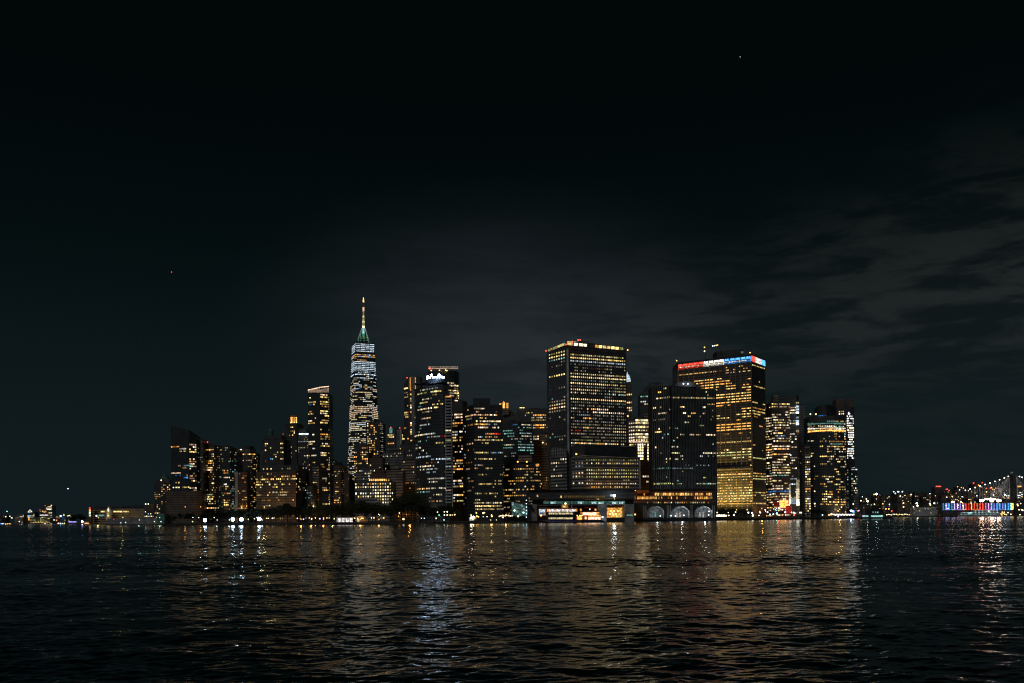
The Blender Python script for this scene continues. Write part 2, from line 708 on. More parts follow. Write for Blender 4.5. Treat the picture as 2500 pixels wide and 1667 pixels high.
# ================================================================== skyline, left to right
def cluster_left():
    # --- small tower with a pyramid roof
    t = Tower("apartment_tower", "small dark stepped tower with a pointed pyramid roof at the far left of the skyline", 396, 1500)
    f = t.block("wall", [(377, 1510), (393, 1500), (416, 1505)], 1176, "dark_stone")
    t.windows(f[0], 3.4, 2.6, 1.6, 1.7, d=.28, pal="yoyw", run=1.6, bands=[(1207, 378, 392, .8, "oy", 2), (1212, 378, 392, .8, "yo", 2)], skip=8)
    t.windows(f[1], 3.4, 2.6, 1.6, 1.7, d=.30, pal="ywoy", run=2.0, bands=[(1192, 392, 414, .85, "yo", 3), (1200, 392, 414, .8, "o", 3), (1176, 400, 414, .8, "w", 3)], skip=3)
    t.block("setback", [(388, 1508), (414, 1508)], 1168, "dark_stone", depth=18, bottom=1177)
    mb = MB()
    a, b, c = at(392, 1168, 1511), at(410, 1168, 1511), at(400.5, 1152, 1518)
    mb.add([a, b, b + Vector((0, 13, 0)), a + Vector((0, 13, 0)), c], [(0, 1, 4), (1, 2, 4), (2, 3, 4), (3, 0, 4)], "green_copper")
    mb.build("roof", t.root)
    t.spot(393.5, 1171, 1495, .9, "w", 4, "lamp")
    t.done()
    # --- tower with the sloping top
    t = Tower("glass_tower", "dark glass tower whose roof slopes down to the right, leftmost tall one of the skyline", 447, 1400)
    f = t.block("wall", [(417, 1408), (461, 1396), (479, 1404)], [1038, 1048, 1068], "dark_glass", roof="dark_glass")
    P = "pyypwo"
    t.windows(f[0], 3.7, 2.5, 1.9, 2.0, top=1075, bot=1205, d=.07, pal=P, run=2.5, rv=1.1, bands=[
        (1092, 417, 437, .9, "o", 3), (1096, 438, 453, .8, "cw", 2), (1100, 438, 453, .8, "y", 2), (1154, 417, 442, .95, "p", 3),
        (1158, 430, 440, .6, "b", 2), (1163, 450, 459, .8, "b", 3), (1179, 431, 437, .7, "y", 2), (1134, 436, 440, 1, "p", 2),
        (1190, 424, 436, .9, "yw", 3), (1190, 446, 461, .7, "yp", 3), (1202, 420, 444, .85, "o", 3), (1137, 451, 460, .8, "ct", 2)])
    t.windows(f[1], 3.7, 2.5, 2.0, 2.1, d=.14, pal=P, run=3, rv=.8, bands=[
        (1082, 461, 478, .95, "yp", 3), (1097, 461, 478, .8, "yo", 3), (1103, 461, 478, .9, "wy", 3), (1118, 461, 478, .95, "p", 3),
        (1122, 461, 478, .7, "po", 2), (1160, 461, 478, .8, "po", 2), (1166, 461, 478, .9, "p", 2), (1174, 461, 478, .95, "po", 3),
        (1190, 461, 478, .95, "wp", 3), (1137, 461, 467, .9, "t", 2)])
    f = t.block("podium", [(405, 1392), (478, 1386), (493, 1390)], 1196, "brown_brick", depth=10)
    t.windows(f[0], 3.7, 3.0, 1.6, 1.8, d=.02, pal="yw")
    f = t.block("rear_wing", [(478, 1412), (495, 1412)], 1072, "dark_stone", depth=20)
    t.windows(f[0], 3.5, 2.2, 1.1, 1.5, d=.28, pal="cwyt", lv=(0, 1, 1, 2), run=1.2, rv=.3)
    t.done()
    # --- tower with a shallow peak and red light
    t = Tower("apartment_tower", "brown tower with a shallow gable and one red light, right of the sloping roof", 510, 1425)
    f = t.block("wall", [(495, 1430), (522, 1420), (537, 1428)], 1086, "brown_brick")
    t.windows(f[0], 3.5, 2.4, 1.7, 1.8, d=.22, pal="yyow", run=2.2, bands=[(1097, 500, 520, .8, "yo", 3), (1123, 500, 512, .6, "o", 2),
              (1138, 505, 520, .8, "yp", 3), (1147, 505, 520, .8, "p", 3), (1161, 505, 520, .7, "o", 2), (1206, 505, 520, .8, "wg", 2), (1216, 505, 520, .9, "wy", 3), (1241, 495, 520, .8, "ow", 3)])
    t.windows(f[1], 3.5, 2.4, 1.2, 1.6, d=.33, pal="ygyw", lv=(1, 1, 2), run=1.3, rv=.3)
    mb = MB()
    a, b, c = at(495, 1086, 1431), at(522, 1086, 1421), at(506, 1079, 1426)
    d_ = Vector((0, 24, 0))
    mb.add([a, b, c, a + d_, b + d_, c + d_], [(0, 1, 2), (3, 5, 4), (0, 2, 5, 3), (1, 4, 5, 2)], "brown_brick")
    mb.build("roof", t.root)
    t.spot(506.5, 1078, 1426, .8, "r", 4)
    t.done()
    # --- glass block with the speckled bright side
    t = Tower("apartment_tower", "dark glass tower with a pale speckled right side, third tall one from the left", 556, 1400)
    f = t.block("wall", [(537, 1406), (545, 1400), (561, 1398), (577, 1408)], [1087, 1086, 1087, 1094], "dark_glass")
    t.windows(f[0], 3.5, 2.3, 1.3, 1.6, d=.30, pal="tyyg", lv=(1, 1, 2), run=1.4)
    t.windows(f[1], 3.5, 2.4, 1.9, 1.9, d=.20, pal="cwo", run=3, rv=1.0, bands=[(1091, 550, 562, .7, "w", 2), (1149, 540, 556, .95, "yo", 3),
              (1154, 540, 556, .8, "oy", 2), (1183, 540, 556, .9, "cw", 3), (1188, 540, 556, .7, "y", 2), (1206, 540, 560, .8, "o", 2), (1225, 540, 556, .8, "oy", 3), (1232, 540, 556, .8, "yo", 3), (1193, 540, 552, .7, "o", 3)])
    t.windows(f[2], 3.3, 2.0, 1.1, 1.6, d=.42, pal="cwty", lv=(1, 1, 2, 2), run=1.2, rv=.25)
    f = t.block("stair_wing", [(573, 1396), (580, 1396)], 1150, "pale_concrete", depth=9)
    t.windows(f[0], 3.5, 3.0, 2.2, .6, d=.75, pal="wyo", lv=(1, 1, 2), rv=.1)
    t.done()
    t = Tower("apartment_building", "low reddish brick block speckled with yellow windows beside the pale stair wing", 590, 1385)
    f = t.block("wall", [(580, 1390), (603, 1384)], 1150, "red_brick", depth=12)
    t.windows(f[0], 3.3, 2.2, 1.2, 1.5, d=.27, pal="oyyo", lv=(1, 1, 2), run=1.4, bands=[(1241, 580, 602, .8, "oy", 3), (1236, 590, 602, .6, "o", 3)])
    t.done()
    # --- round topped tower
    t = Tower("round_tower", "dark round tower with a ring of yellow lights below its dome", 603, 1550)
    pts = arc(580, 628, 1560, 1560, 16, 6)
    f = t.block("wall", pts, 1103, "dark_stone", depth=18)
    for i, ff in enumerate(f):
        t.windows(ff, 3.5, 2.4, 1.6, 1.7, d=.2 if i < 3 else .34, pal="yyow", run=1.5, lv=(1, 2, 2), bands=[(1106, 575, 630, .9, "yo", 3), (1123, 590, 612, .9, "wp", 2)] if i in (1, 2, 3, 4) else [])
    f = t.block("drum", arc(590, 620, 1556, 1556, 10, 5), 1094, "dark_stone", depth=14, bottom=1103)
    t.block("dome", arc(594, 616, 1558, 1558, 8, 5), 1087, "roofing", depth=12, bottom=1094)
    t.spot(588, 1098, 1535, 2.0, "p", 5, "crown_lamp")
    t.spot(584, 1101, 1535, .8, "b", 5, "crown_lamp")
    t.done()
    # --- dark tower with the knob
    t = Tower("stone_tower", "broad dark tower with chamfered shoulders and a round knob on its roof", 668, 1500)
    f = t.block("wall", [(639, 1512), (646, 1500), (692, 1500), (701, 1512)], 1072, "dark_stone", depth=26)
    t.windows(f[1], 3.6, 2.6, 1.6, 1.9, d=.10, pal="yygt", run=1.4, rv=.8, bands=[(1081, 646, 652, .9, "y", 3), (1087, 646, 650, .9, "y", 2), (1083, 684, 692, .9, "y", 3),
              (1100, 645, 650, .9, "y", 3), (1093, 684, 692, .9, "wy", 2), (1117, 661, 668, 1, "tb", 3), (1121, 684, 690, .9, "y", 3), (1106, 668, 680, .6, "y", 2), (1104, 672, 678, .7, "g", 3), (1111, 672, 678, .8, "y", 3), (1124, 645, 651, .9, "r", 2)])
    t.block("setback", [(646, 1504), (656, 1500), (686, 1500), (694, 1504)], 1062, "dark_stone", depth=16, bottom=1072)
    mb = MB()
    mb.lathe(at(661, 1062, 1506), [(5, -4), (4.2, 4), (4.6, 6), (3.6, 9), (.6, 12), (.2, 17)], "green_copper", 10)
    mb.build("cupola", t.root)
    t.done()
    # --- tower with the golden crown
    t = Tower("stone_tower", "slim dark tower carrying an orange floodlit lantern crown", 714, 1650)
    f = t.block("wall", [(697, 1656), (724, 1648), (734, 1656)], 1032, "dark_stone", depth=26)
    t.windows(f[0], 3.6, 3.0, 1.7, 2.0, d=.09, pal="yyow", run=1.4, rv=.6, bands=[(1043, 708, 718, .8, "y", 3), (1049, 708, 718, .6, "y", 2), (1091, 703, 712, .8, "y", 3), (1097, 703, 712, .8, "y", 2), (1103, 703, 712, .8, "y", 2), (1115, 703, 712, .8, "o", 3)])
    mb = MB()
    c = at(717, 1032, 1660)
    mb.lathe(c, [(5.5, -1), (5.5, 13), (6.6, 13.6), (6.6, 14.6)], "tan_stone", 8)
    mb.build("crown", t.root)
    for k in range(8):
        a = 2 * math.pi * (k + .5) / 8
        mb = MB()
        mb.box((c.x + 5.6 * math.cos(a), c.y + 5.6 * math.sin(a), c.z + 6), (2.2, .5, 10), glow("o", 3 if k % 2 else 2), a + math.pi / 2)  # panels carry the crown's floodlight as a glow of their own
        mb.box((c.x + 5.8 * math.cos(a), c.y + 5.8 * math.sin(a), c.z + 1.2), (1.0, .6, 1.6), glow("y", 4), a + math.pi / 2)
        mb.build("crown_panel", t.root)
    t.spot(691, 1058, 1650, .7, "r", 3)
    t.done()
    t = Tower("office_tower", "tower with one bright white line of light under its top, beside the golden crown", 742, 1600)
    f = t.block("wall", [(727, 1606), (756, 1600)], 1055, "dark_stone", depth=20)
    t.windows(f[0], 3.6, 2.6, 1.4, 1.7, d=.30, pal="ywcy", lv=(1, 1, 2), run=1.4, bands=[(1077, 730, 755, .8, "c", 2), (1111, 738, 755, .8, "wc", 3), (1070, 735, 755, .5, "y", 1)], skip=6)
    t.block("roof_drum", arc(727, 754, 1610, 1610, 6, 5), 1045, "dark_stone", depth=14, bottom=1055)
    t.box("light_strip", 730, 753, 1056.3, 1059.6, 1599.2, .6, glow("c", 3))
    t.done()
    # --- slanted crown tower
    t = Tower("glass_tower", "tall slim tower with a slanting white lit crown, left of the tallest tower", 778, 1450)
    f = t.block("wall", [(752, 1458), (781, 1446), (803, 1456)], 957, "dark_glass", depth=30)
    t.windows(f[0], 3.7, 2.5, 1.9, 2.0, d=.13, pal="yyow", run=2.2, rv=.9, bands=[(983, 765, 772, .9, "y", 3), (981, 752, 757, .8, "y", 2), (989, 752, 768, .6, "b", 1), (1005, 752, 760, .8, "o", 2), (1010, 752, 760, .7, "y", 2),
              (1027, 752, 760, .9, "w", 3), (1030, 752, 760, .7, "y", 2), (1076, 752, 768, .95, "wp", 3), (1084, 752, 762, 1, "wy", 3), (1095, 764, 770, .9, "cw", 3), (1110, 752, 772, .6, "oc", 3), (1133, 750, 756, 1, "o", 3), (1180, 764, 781, .7, "y", 2)])
    t.windows(f[1], 3.7, 2.4, 2.0, 2.1, d=.42, pal="yyyow", run=3.0, rv=.6, lv=(1, 2, 2, 3), bands=[(961, 781, 797, .9, "wp", 3), (965, 783, 797, .9, "y", 3), (980, 781, 800, .95, "y", 3), (984, 781, 800, .9, "y", 2), (990, 781, 800, .8, "o", 2),
              (1003, 781, 800, .95, "y", 3), (1009, 781, 800, .95, "wy", 3), (1030, 781, 800, .9, "y", 3), (1058, 781, 800, .9, "o", 3), (1066, 781, 800, .8, "oy", 2), (1081, 781, 800, .7, "w", 3), (1103, 783, 797, 1, "yp", 3), (1107, 783, 797, 1, "yp", 3),
              (1168, 776, 797, .9, "yw", 2), (1188, 783, 797, 1, "p", 3), (1192, 783, 797, 1, "p", 2)])
    t.windows(f[1], 3.7, 1.5, .8, 1.5, x0=.93, x1=1.0, d=.8, pal="yg", lv=(2, 2), rv=.1)
    mb = MB()                                             # open crown: parapet posts and a lit ring beam
    A, B, Cc = at(752, 953, 1458), at(764, 941, 1448), at(802, 943, 1456)
    lo = [at(752, 957, 1458), at(781, 957, 1446), at(803, 957, 1456)]
    hi = [at(752, 951, 1458), at(781, 944, 1446), at(803, 942, 1456)]
    for p, q, P2, Q2 in ((lo[0], lo[1], hi[0], hi[1]), (lo[1], lo[2], hi[1], hi[2])):
        for k in range(9):
            u = k / 8
            mb.tube(p.lerp(q, u), P2.lerp(Q2, u), .35, .3, "pale_concrete", 5)
    mb.build("crown", t.root)
    mb = MB()
    for p, q in ((hi[0], hi[1]), (hi[1], hi[2])):
        mb.tube(p, q, .55, .55, glow("p", 3), 6)
    mb.build("ring_light", t.root)
    mb = MB()
    for p, q in ((lo[0], lo[1]), (lo[1], lo[2])):
        n_ = Vector((0, .5, 0))
        mb.add([p + n_ + Vector((0, 0, .3)), q + n_ + Vector((0, 0, .3)), q + n_ + Vector((0, 0, 8)), p + n_ + Vector((0, 0, 4.4))], [(0, 1, 2, 3)], glow("p", 1))
        mb.add([p + n_ * 2 + Vector((0, 0, .3)), q + n_ * 2 + Vector((0, 0, .3)), q + n_ * 2 + Vector((0, 0, 8)), p + n_ * 2 + Vector((0, 0, 4.4))], [(3, 2, 1, 0)], "pale_concrete")
    mb.build("crown_screen", t.root)
    t.done()
    # --- wide brown brick block
    t = Tower("brick_building", "wide brown brick block with many yellow windows in front of the knobbed tower", 680, 1250)
    f = t.block("wall", [(625, 1252), (722, 1240), (733, 1250)], 1149, "brown_brick", depth=30)
    for ff in f:
        t.windows(ff, 3.6, 2.6, 1.5, 1.8, d=.27, pal="yyoywo", run=1.7, rv=.5, bands=[(1159, 690, 722, .8, "wo", 3), (1171, 625, 722, .5, "yo", 3), (1183, 625, 640, .8, "y", 3), (1183, 658, 676, .9, "yw", 3), (1190, 666, 676, .8, "y", 3), (1202, 666, 678, 1, "w", 3), (1208, 680, 698, 1, "w", 3), (1234, 640, 665, .6, "w", 2), (1183, 686, 700, .7, "y", 3)])
    f = t.block("upper_floors", [(641, 1262), (728, 1256)], 1133, "dark_stone", depth=18)
    t.windows(f[0], 3.6, 2.6, 1.5, 1.8, bot=1149, top=1134, d=.22, pal="wyct", run=1.3, lv=(1, 2, 3))
    mb = MB()                                             # pale mortar bands and piers
    for k in range(12):
        z = GZ + 6 + k * 3.6
        a, b = Vector((X(625, 1252), 1251.8, z)), Vector((X(722, 1240), 1239.8, z))
        mb.tube(a, b, .22, .22, "tan_stone", 4)
    mb.build("cornice", t.root)
    t.done()
    t = Tower("office_building", "low dark block of dim windows between the brick block and the slanting crown", 747, 1262)
    f = t.block("wall", [(733, 1266), (763, 1262)], 1184, "dark_stone", depth=26)
    t.windows(f[0], 3.5, 2.2, 1.2, 1.4, d=.36, pal="wyct", lv=(0, 1, 1, 2), run=1.5)
    t.done()
    t = Tower("office_building", "narrow yellow-brown base block below the slanting-crown tower", 770, 1290)
    f = t.block("wall", [(763, 1300), (778, 1296)], 1135, "tan_stone", depth=20)
    t.windows(f[0], 3.5, 2.4, 1.3, 1.5, d=.22, pal="yo", lv=(1, 1, 2), run=1.5, bands=[(1176, 764, 778, .8, "y", 3)])
    t.done()
    t = Tower("stone_tower", "slender pale grey shaft just right of the slanting-crown tower", 811, 1480)
    f = t.block("wall", [(804, 1484), (817, 1480)], 1122, "pale_concrete", depth=22)
    t.windows(f[0], 3.5, 2.4, 1.2, 1.4, x0=.5, d=.3, pal="cw", lv=(1, 1, 2), run=1.5)
    t.done()
    t = Tower("office_tower", "short dark tower with orange lit right edge between pale shaft and tallest tower", 827, 1440)
    f = t.block("wall", [(815, 1446), (832, 1440), (840, 1446)], 1134, "brown_brick", depth=20)
    t.windows(f[0], 3.5, 2.2, 1.5, 1.5, d=.28, pal="oyyw", run=1.6, lv=(1, 2, 2, 3), bands=[(1227, 818, 832, .7, "o", 3), (1220, 818, 832, .7, "oy", 3), (1200, 818, 830, .7, "y", 3)])
    t.windows(f[1], 3.5, 2.2, 1.1, 1.2, d=.5, pal="oy", lv=(0, 1), run=2)
    t.block("mechanical_floor", arc(813, 833, 1450, 1450, 5, 4), 1127, "roofing", depth=12, bottom=1134)
    t.done()
    for i, (a, b, y, lab) in enumerate(((840, 852, 1156, "dim narrow block filling the gap left of the tallest tower, taller of the pair"),
                                        (851, 866, 1172, "dim low brown block in front of the tallest tower's foot"))):
        t = Tower("office_building", lab, (a + b) / 2, 1330 + 20 * i)
        f = t.block("wall", [(a, 1336 + 20 * i), (b, 1330 + 20 * i)], y, "brown_brick", depth=22)
        t.windows(f[0], 3.5, 2.5, 1.3, 1.4, d=.1, pal="oyw", lv=(1, 1, 2), run=1.5)
        t.done()


def tallest():
    D, cx = 2100.0, 889.5
    t = Tower("skyscraper", "tallest tower with banded white lights, faceted glass sides and an illuminated spire", cx, D)
    C0 = Vector((X(cx, D, 1150), D, 0))
    ztop = Zt(888, 840, D)
    zb = 20.0
    al = rad(-24)

    def pt(r, a):                                        # angle measured from the direction of the viewer
        return Vector((C0.x + r * math.sin(a), C0.y - r * math.cos(a), 0))
    base = [pt(43, al + rad(45) + k * math.pi / 2) for k in range(-1, 3)]
    top = [pt(30.5, al + k * math.pi / 2) for k in range(-1, 3)]
    mb = MB()
    vs = [(p.x, p.y, zb) for p in base] + [(p.x, p.y, ztop) for p in top]
    fs = []
    for k in range(4):                                   # base k sits between top k and top k+1
        fs.append((k, 4 + (k + 1) % 4, 4 + k))
        fs.append((k, (k + 1) % 4, 4 + (k + 1) % 4))
    mb.add(vs, fs, "dark_glass")
    mb.add([(p.x, p.y, ztop) for p in top], [(0, 1, 2, 3)], "roofing")
    mb.prism([(p.x, p.y) for p in base], GZ, zb, "dark_glass")
    mb.build("wall", t.root)
    rng = t.rng
    z = ztop - 3.4
    fh = 4.1
    rows = int((ztop - 60) / fh)
    prevc = "w"
    for r in range(rows):
        zz = ztop - 3.0 - r * fh
        u = (zz - zb) / (ztop - zb)
        py = HOR - (zz - CAMZ) / D * FPX - (cx - 1250) * 0.0096 * -1 * -1
        py = 1267.5 - (zz - CAMZ) / D * FPX
        ring = []
        for k in range(4):
            ring.append(base[k].lerp(top[k], u))
            ring.append(base[k].lerp(top[(k + 1) % 4], u))
        # facade states by height
        if py < 864:
            mode = ("s", 3, .97, 3.6)
        elif py < 868:
            mode = None
        elif py < 876:
            mode = ("o", 2, .9, 3.0)
        elif py < 883:
            mode = ("o", 1, .25, 2.0)
        elif py < 909:
            mode = ("s", 3, .97, 3.6)
        elif py < 913:
            mode = ("c", 1, .5, 1.5)
        elif py < 920:
            mode = ("c", 2, .95, 2.5)
        else:
            q = rng.random()
            prevc = rng.choice("wycwpwyc") if rng.random() < .6 else prevc
            if q < .22:
                mode = (prevc, 1, .4, 1.8)
            elif q < .66:
                mode = (prevc, 2, .45, 1.9)
            else:
                mode = (prevc, 2, .76, 1.8)
            if 993 < py < 1020:
                mode = ("p", 2, .85, 1.9)
            if 1033 < py < 1052:
                mode = ("c" if rng.random() < .3 else "w", 2, .8, 1.9)
        if mode is None:
            continue
        h, lv, den, wh = mode
        for k in range(8):
            A, B = ring[k], ring[(k + 1) % 8]
            if (B - A).length < 4:
                continue
            ang = math.atan2(B.y - A.y, B.x - A.x)
            if math.cos(ang) < 0.05:
                continue
            big = h == "s"
            n = max(1, int((B - A).length / (9.0 if big else 3.0)))
            on = rng.random() < den
            for c in range(n):
                if not big:
                    if on and rng.random() < (1 - den) / 3:
                        on = False
                    elif not on and rng.random() < den / 3:
                        on = True
                    if not on:
                        continue
                s = (c + .5) / n
                p = A.lerp(B, s)
                w = (B - A).length / n * (.90 if big else .72)
                hue = h if rng.random() < .5 or big else rng.choice("ywccb" if py < 960 else "ywcwcp")
                if 914 < py < 920 and c % 3 == 1:
                    hue, l2 = "c", 3
                else:
                    l2 = lv if (big or rng.random() < .65) else rng.choice((1, 2))
                if big:
                    l2 = 2 if c % 2 or r % 3 else 1
                    hue = "c"
                t.win.append((p.x, p.y, zz, ang, w, min(wh, 1.9) if not big else 1.7, (hue, l2)))
    # mast: its illumination is put in as glowing sections and stays
    mx_ = 887.3
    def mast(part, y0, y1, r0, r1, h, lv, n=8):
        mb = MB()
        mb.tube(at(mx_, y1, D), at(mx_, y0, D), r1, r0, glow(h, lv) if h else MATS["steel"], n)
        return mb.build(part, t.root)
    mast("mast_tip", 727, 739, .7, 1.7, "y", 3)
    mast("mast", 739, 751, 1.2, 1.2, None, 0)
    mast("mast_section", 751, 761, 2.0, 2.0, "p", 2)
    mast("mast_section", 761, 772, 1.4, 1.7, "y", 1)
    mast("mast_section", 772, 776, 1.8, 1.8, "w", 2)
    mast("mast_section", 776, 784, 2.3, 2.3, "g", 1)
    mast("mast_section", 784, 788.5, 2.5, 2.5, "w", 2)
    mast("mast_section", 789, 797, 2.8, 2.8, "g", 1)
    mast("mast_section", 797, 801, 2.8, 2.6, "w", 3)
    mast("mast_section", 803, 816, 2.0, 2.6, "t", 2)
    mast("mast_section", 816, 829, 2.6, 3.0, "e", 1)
    for s in (-1, 1):
        for q in (-1, 1):
            mb = MB()
            p = at(mx_, 803, D)
            b = at(mx_, 832, D)
            mb.tube(p + Vector((s * 3.8, q * 2, 0)), b + Vector((s * 11.5, q * 9, 0)), .45, .45, glow("c", 1), 5)
            mb.build("stay", t.root)
    mb = MB()
    mb.lathe(at(mx_, 803, D), [(4.4, -.6), (4.4, .6)], glow("c", 1), 12)
    mb.build("collar", t.root)
    c = at(mx_, 835, D)
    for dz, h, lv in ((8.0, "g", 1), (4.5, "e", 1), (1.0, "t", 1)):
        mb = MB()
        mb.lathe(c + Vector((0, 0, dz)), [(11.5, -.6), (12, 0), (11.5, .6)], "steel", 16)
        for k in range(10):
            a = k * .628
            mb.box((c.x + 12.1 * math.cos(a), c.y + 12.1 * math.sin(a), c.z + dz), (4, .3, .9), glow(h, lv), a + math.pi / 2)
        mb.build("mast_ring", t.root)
    mb = MB()
    mb.lathe(c, [(8, -8), (8, 0)], "black_metal", 12)
    mb.build("mast_base", t.root)
    # parapet light line
    mb = MB()
    for k in range(4):
        A, B = top[k], top[(k + 1) % 4]
        mb.tube((A.x, A.y, ztop + .5), (B.x, B.y, ztop + .5), .35, .35, "steel", 5)
    mb.build("parapet", t.root)
    t.done()


def cluster_mid():
    # dark block with yellow column of windows in front of the tallest tower
    t = Tower("office_tower", "dark block with a vertical line of yellow windows before the tallest tower", 900, 1500)
    f = t.block("wall", [(893, 1504), (927, 1496), (935, 1504)], 1027, "dark_stone", depth=30)
    t.windows(f[0], 3.6, 2.7, 1.6, 1.9, d=.20, pal="yyow", run=1.3, rv=.4, bands=[(1039, 906, 912, .9, "o", 3), (1056, 913, 920, .9, "y", 3)])
    t.windows(f[0], 3.6, 2.4, 1.6, 1.8, x0=.10, x1=.18, d=.85, pal="y", rv=.1, lv=(2, 3))
    t.windows(f[0], 3.6, 2.4, 1.6, 1.8, x0=.56, x1=.66, d=.8, pal="yo", rv=.1, lv=(2, 3))
    t.windows(f[1], 3.3, 2.2, 1.0, 1.3, d=.6, pal="wcp", rv=.2, lv=(1, 1, 2))
    f = t.block("lower_wing", [(864, 1490), (898, 1486)], 1082, "dark_stone", depth=8)
    t.windows(f[0], 3.6, 2.6, 1.6, 1.8, d=.20, pal="oyyo", run=1.5, rv=.6, bands=[(1102, 866, 884, .8, "p", 3), (1112, 866, 872, .8, "o", 3), (1120, 884, 898, .9, "o", 3), (1128, 866, 884, .7, "y", 3), (1090, 884, 898, .5, "o", 2)])
    t.done()
    t = Tower("office_building", "grey mid-rise with pale fluted wall and white windows below the tallest tower", 893, 1240)
    f = t.block("wall", [(868, 1244), (925, 1236)], 1142, "grey_stone", depth=22)
    t.windows(f[0], 3.6, 2.6, 1.5, 1.7, d=.25, pal="wcyw", run=1.6, bands=[(1144, 872, 905, .8, "cw", 2), (1150, 905, 918, .8, "w", 3)])
    t.done()
    # bright white-windowed building at the park edge
    t = Tower("office_building", "low building with bright rows of white windows and a lit terrace behind the park trees", 905, 1110)
    f = t.block("wall", [(866, 1114), (950, 1104), (960, 1110)], 1173, "grey_stone", depth=24)
    for ff in f:
        t.windows(ff, 3.8, 3.1, 1.3, 1.9, d=.08, pal="wy", run=2, lv=(1, 2), bands=[(1178, 868, 952, .75, "yyo", 3), (1185, 866, 952, .95, "wwy", 3), (1193, 912, 960, .85, "yw", 3), (1200.5, 868, 960, .82, "wwc", 3),
                  (1206, 866, 872, 1, "c", 4), (1206, 944, 956, .9, "w", 3), (1213.5, 868, 960, .85, "wy", 3), (1220, 932, 950, .8, "yw", 3), (1226, 932, 946, .8, "w", 3), (1200, 866, 871, 1, "c", 4)])
    t.block("terrace_floor", [(898, 1118), (949, 1112)], 1166, "tan_stone", depth=14, bottom=1173)
    for k in range(10):
        px = 901 + k * 5.1
        mb = MB()
        a = at(px, 1172, 1108)
        mb.box((a.x, a.y + 5, a.z + 1.0), (1.3, .6, 2.2), glow("o" if k % 3 else "y", 3))
        mb.build("terrace_lamp", t.root)
    t.done()
    # brown stepped cluster
    spec = [
        ("stepped brown stone block with a few white windows behind the white-windowed building", 916, 1300, [(902, 1304), (934, 1298)], 1116, "brown_brick", .10, "wy"),
        ("grey-brown stone tower with setbacks right of the white-windowed building", 948, 1330, [(934, 1336), (985, 1326)], 1100, "grey_stone", .12, "wwp"),
        ("tan fluted stone block with two pinkish windows, behind the round park trees", 958, 1190, [(944, 1196), (983, 1186)], 1146, "tan_stone", .03, "p"),
        ("reddish cornice building squeezed behind the lit terrace", 928, 1215, [(905, 1220), (948, 1214)], 1153, "red_brick", .06, "wo"),
        ("tan block left of the curved glass tower with orange lamps on its side", 1000, 1240, [(980, 1246), (1016, 1238)], 1120, "tan_stone", .12, "oywy"),
        ("dark block full of small dim windows under the finned crown tower", 1002, 1400, [(975, 1406), (1020, 1398)], 1082, "dark_stone", .3, "ycw"),
    ]
    for lab, px, D, pts, y, wall, d, pal in spec:
        t = Tower("office_building", lab, px, D)
        f = t.block("wall", pts, y, wall, depth=24)
        t.windows(f[0], 3.6, 2.8, 1.4, 1.7, d=d, pal=pal, lv=(1, 1, 2, 2), run=1.4, rv=.5)
        a, b = pts[0][0], pts[1][0]
        q = (b - a) * .22
        t.block("setback", [(a + q, pts[0][1] + 4), (b - q, pts[1][1] + 6)], y - 7, wall, depth=12, bottom=y)
        t.done()
    # pair of small far towers
    t = Tower("office_tower", "small far tower with two bands of yellow light and a teal top", 953, 1800)
    f = t.block("wall", [(946, 1804), (962, 1800)], 1056, "dark_stone", depth=24)
    t.windows(f[0], 4.2, 3.0, 2.4, 2.6, d=.05, pal="o", bands=[(1066, 946, 961, 1, "y", 3), (1080, 946, 961, 1, "o", 3), (1062, 946, 961, .8, "y", 2)])
    t.box("roof_lantern", 951, 957, 1043, 1056, 1806, 5, glow("t", 1))
    t.spot(954, 1042, 1804, .9, "r", 4)
    t.done()
    t = Tower("office_tower", "small far tower faced with pale vertical piers, red lights on its roof", 971, 1780)
    f = t.block("wall", [(961, 1786), (980, 1780)], 1046, "pale_concrete", depth=26)
    f = t.block("side_wing", [(980, 1792), (988, 1790)], 1052, "dark_stone", depth=14)
    t.windows(f[0], 3.8, 2.8, 2.2, 2.5, d=.6, pal="y", bot=1080, rv=.2, lv=(2, 3))
    mb = MB()
    for k in range(6):
        a, b = at(962 + k * 3.4, 1045, 1782), at(962 + k * 3.4, 1105, 1782)
        mb.box(((a.x + b.x) / 2, 1782, (a.z + b.z) / 2), (.9, 1.6, a.z - b.z), "black_metal")
    mb.build("pier", t.root)
    t.spot(976, 1043, 1778, .9, "r", 4)
    t.done()
    # finned crown tower
    t = Tower("office_tower", "tall tower with two glowing vertical fins on its crown, left of the lit rooftop sign", 1000, 1650)
    f = t.block("wall", [(986, 1662), (996, 1652), (1026, 1648)], [938, 919, 917], "dark_stone", depth=30)
    t.windows(f[0], 4.0, 3.0, 2.2, 2.6, d=.12, pal="yow", top=945, bands=[(946, 986, 995, 1, "y", 3), (956, 986, 995, 1, "w", 1), (968, 986, 995, 1, "y", 1), (1008, 986, 995, 1, "y", 3), (1011, 986, 995, .8, "y", 2)])
    t.windows(f[1], 4.0, 3.4, 2.6, 2.7, x0=.12, x1=.32, top=948, d=.72, pal="ywo", rv=.2, lv=(2, 3))
    t.windows(f[1], 4.0, 3.4, 2.6, 2.7, x0=.55, x1=.8, top=948, bot=975, d=.9, pal="wyo", rv=.2, lv=(3, 3))
    for x0 in (1000.6, 1013.3):
        t.box("fin_light", x0, x0 + 1.5, 920, 948, 1649, 1, glow("o", 2))
    for x0 in (1005, 1009):
        t.box("pier", x0, x0 + 2.4, 918, 1060, 1649.5, 1, "concrete")
    t.spot(994, 921, 1655, 1.0, "r", 4)
    t.done()
    # round tower behind with ring of lights
    t = Tower("round_tower", "rounded tower with a thin ring of light around its roof and one strong red beacon", 1082, 1420)
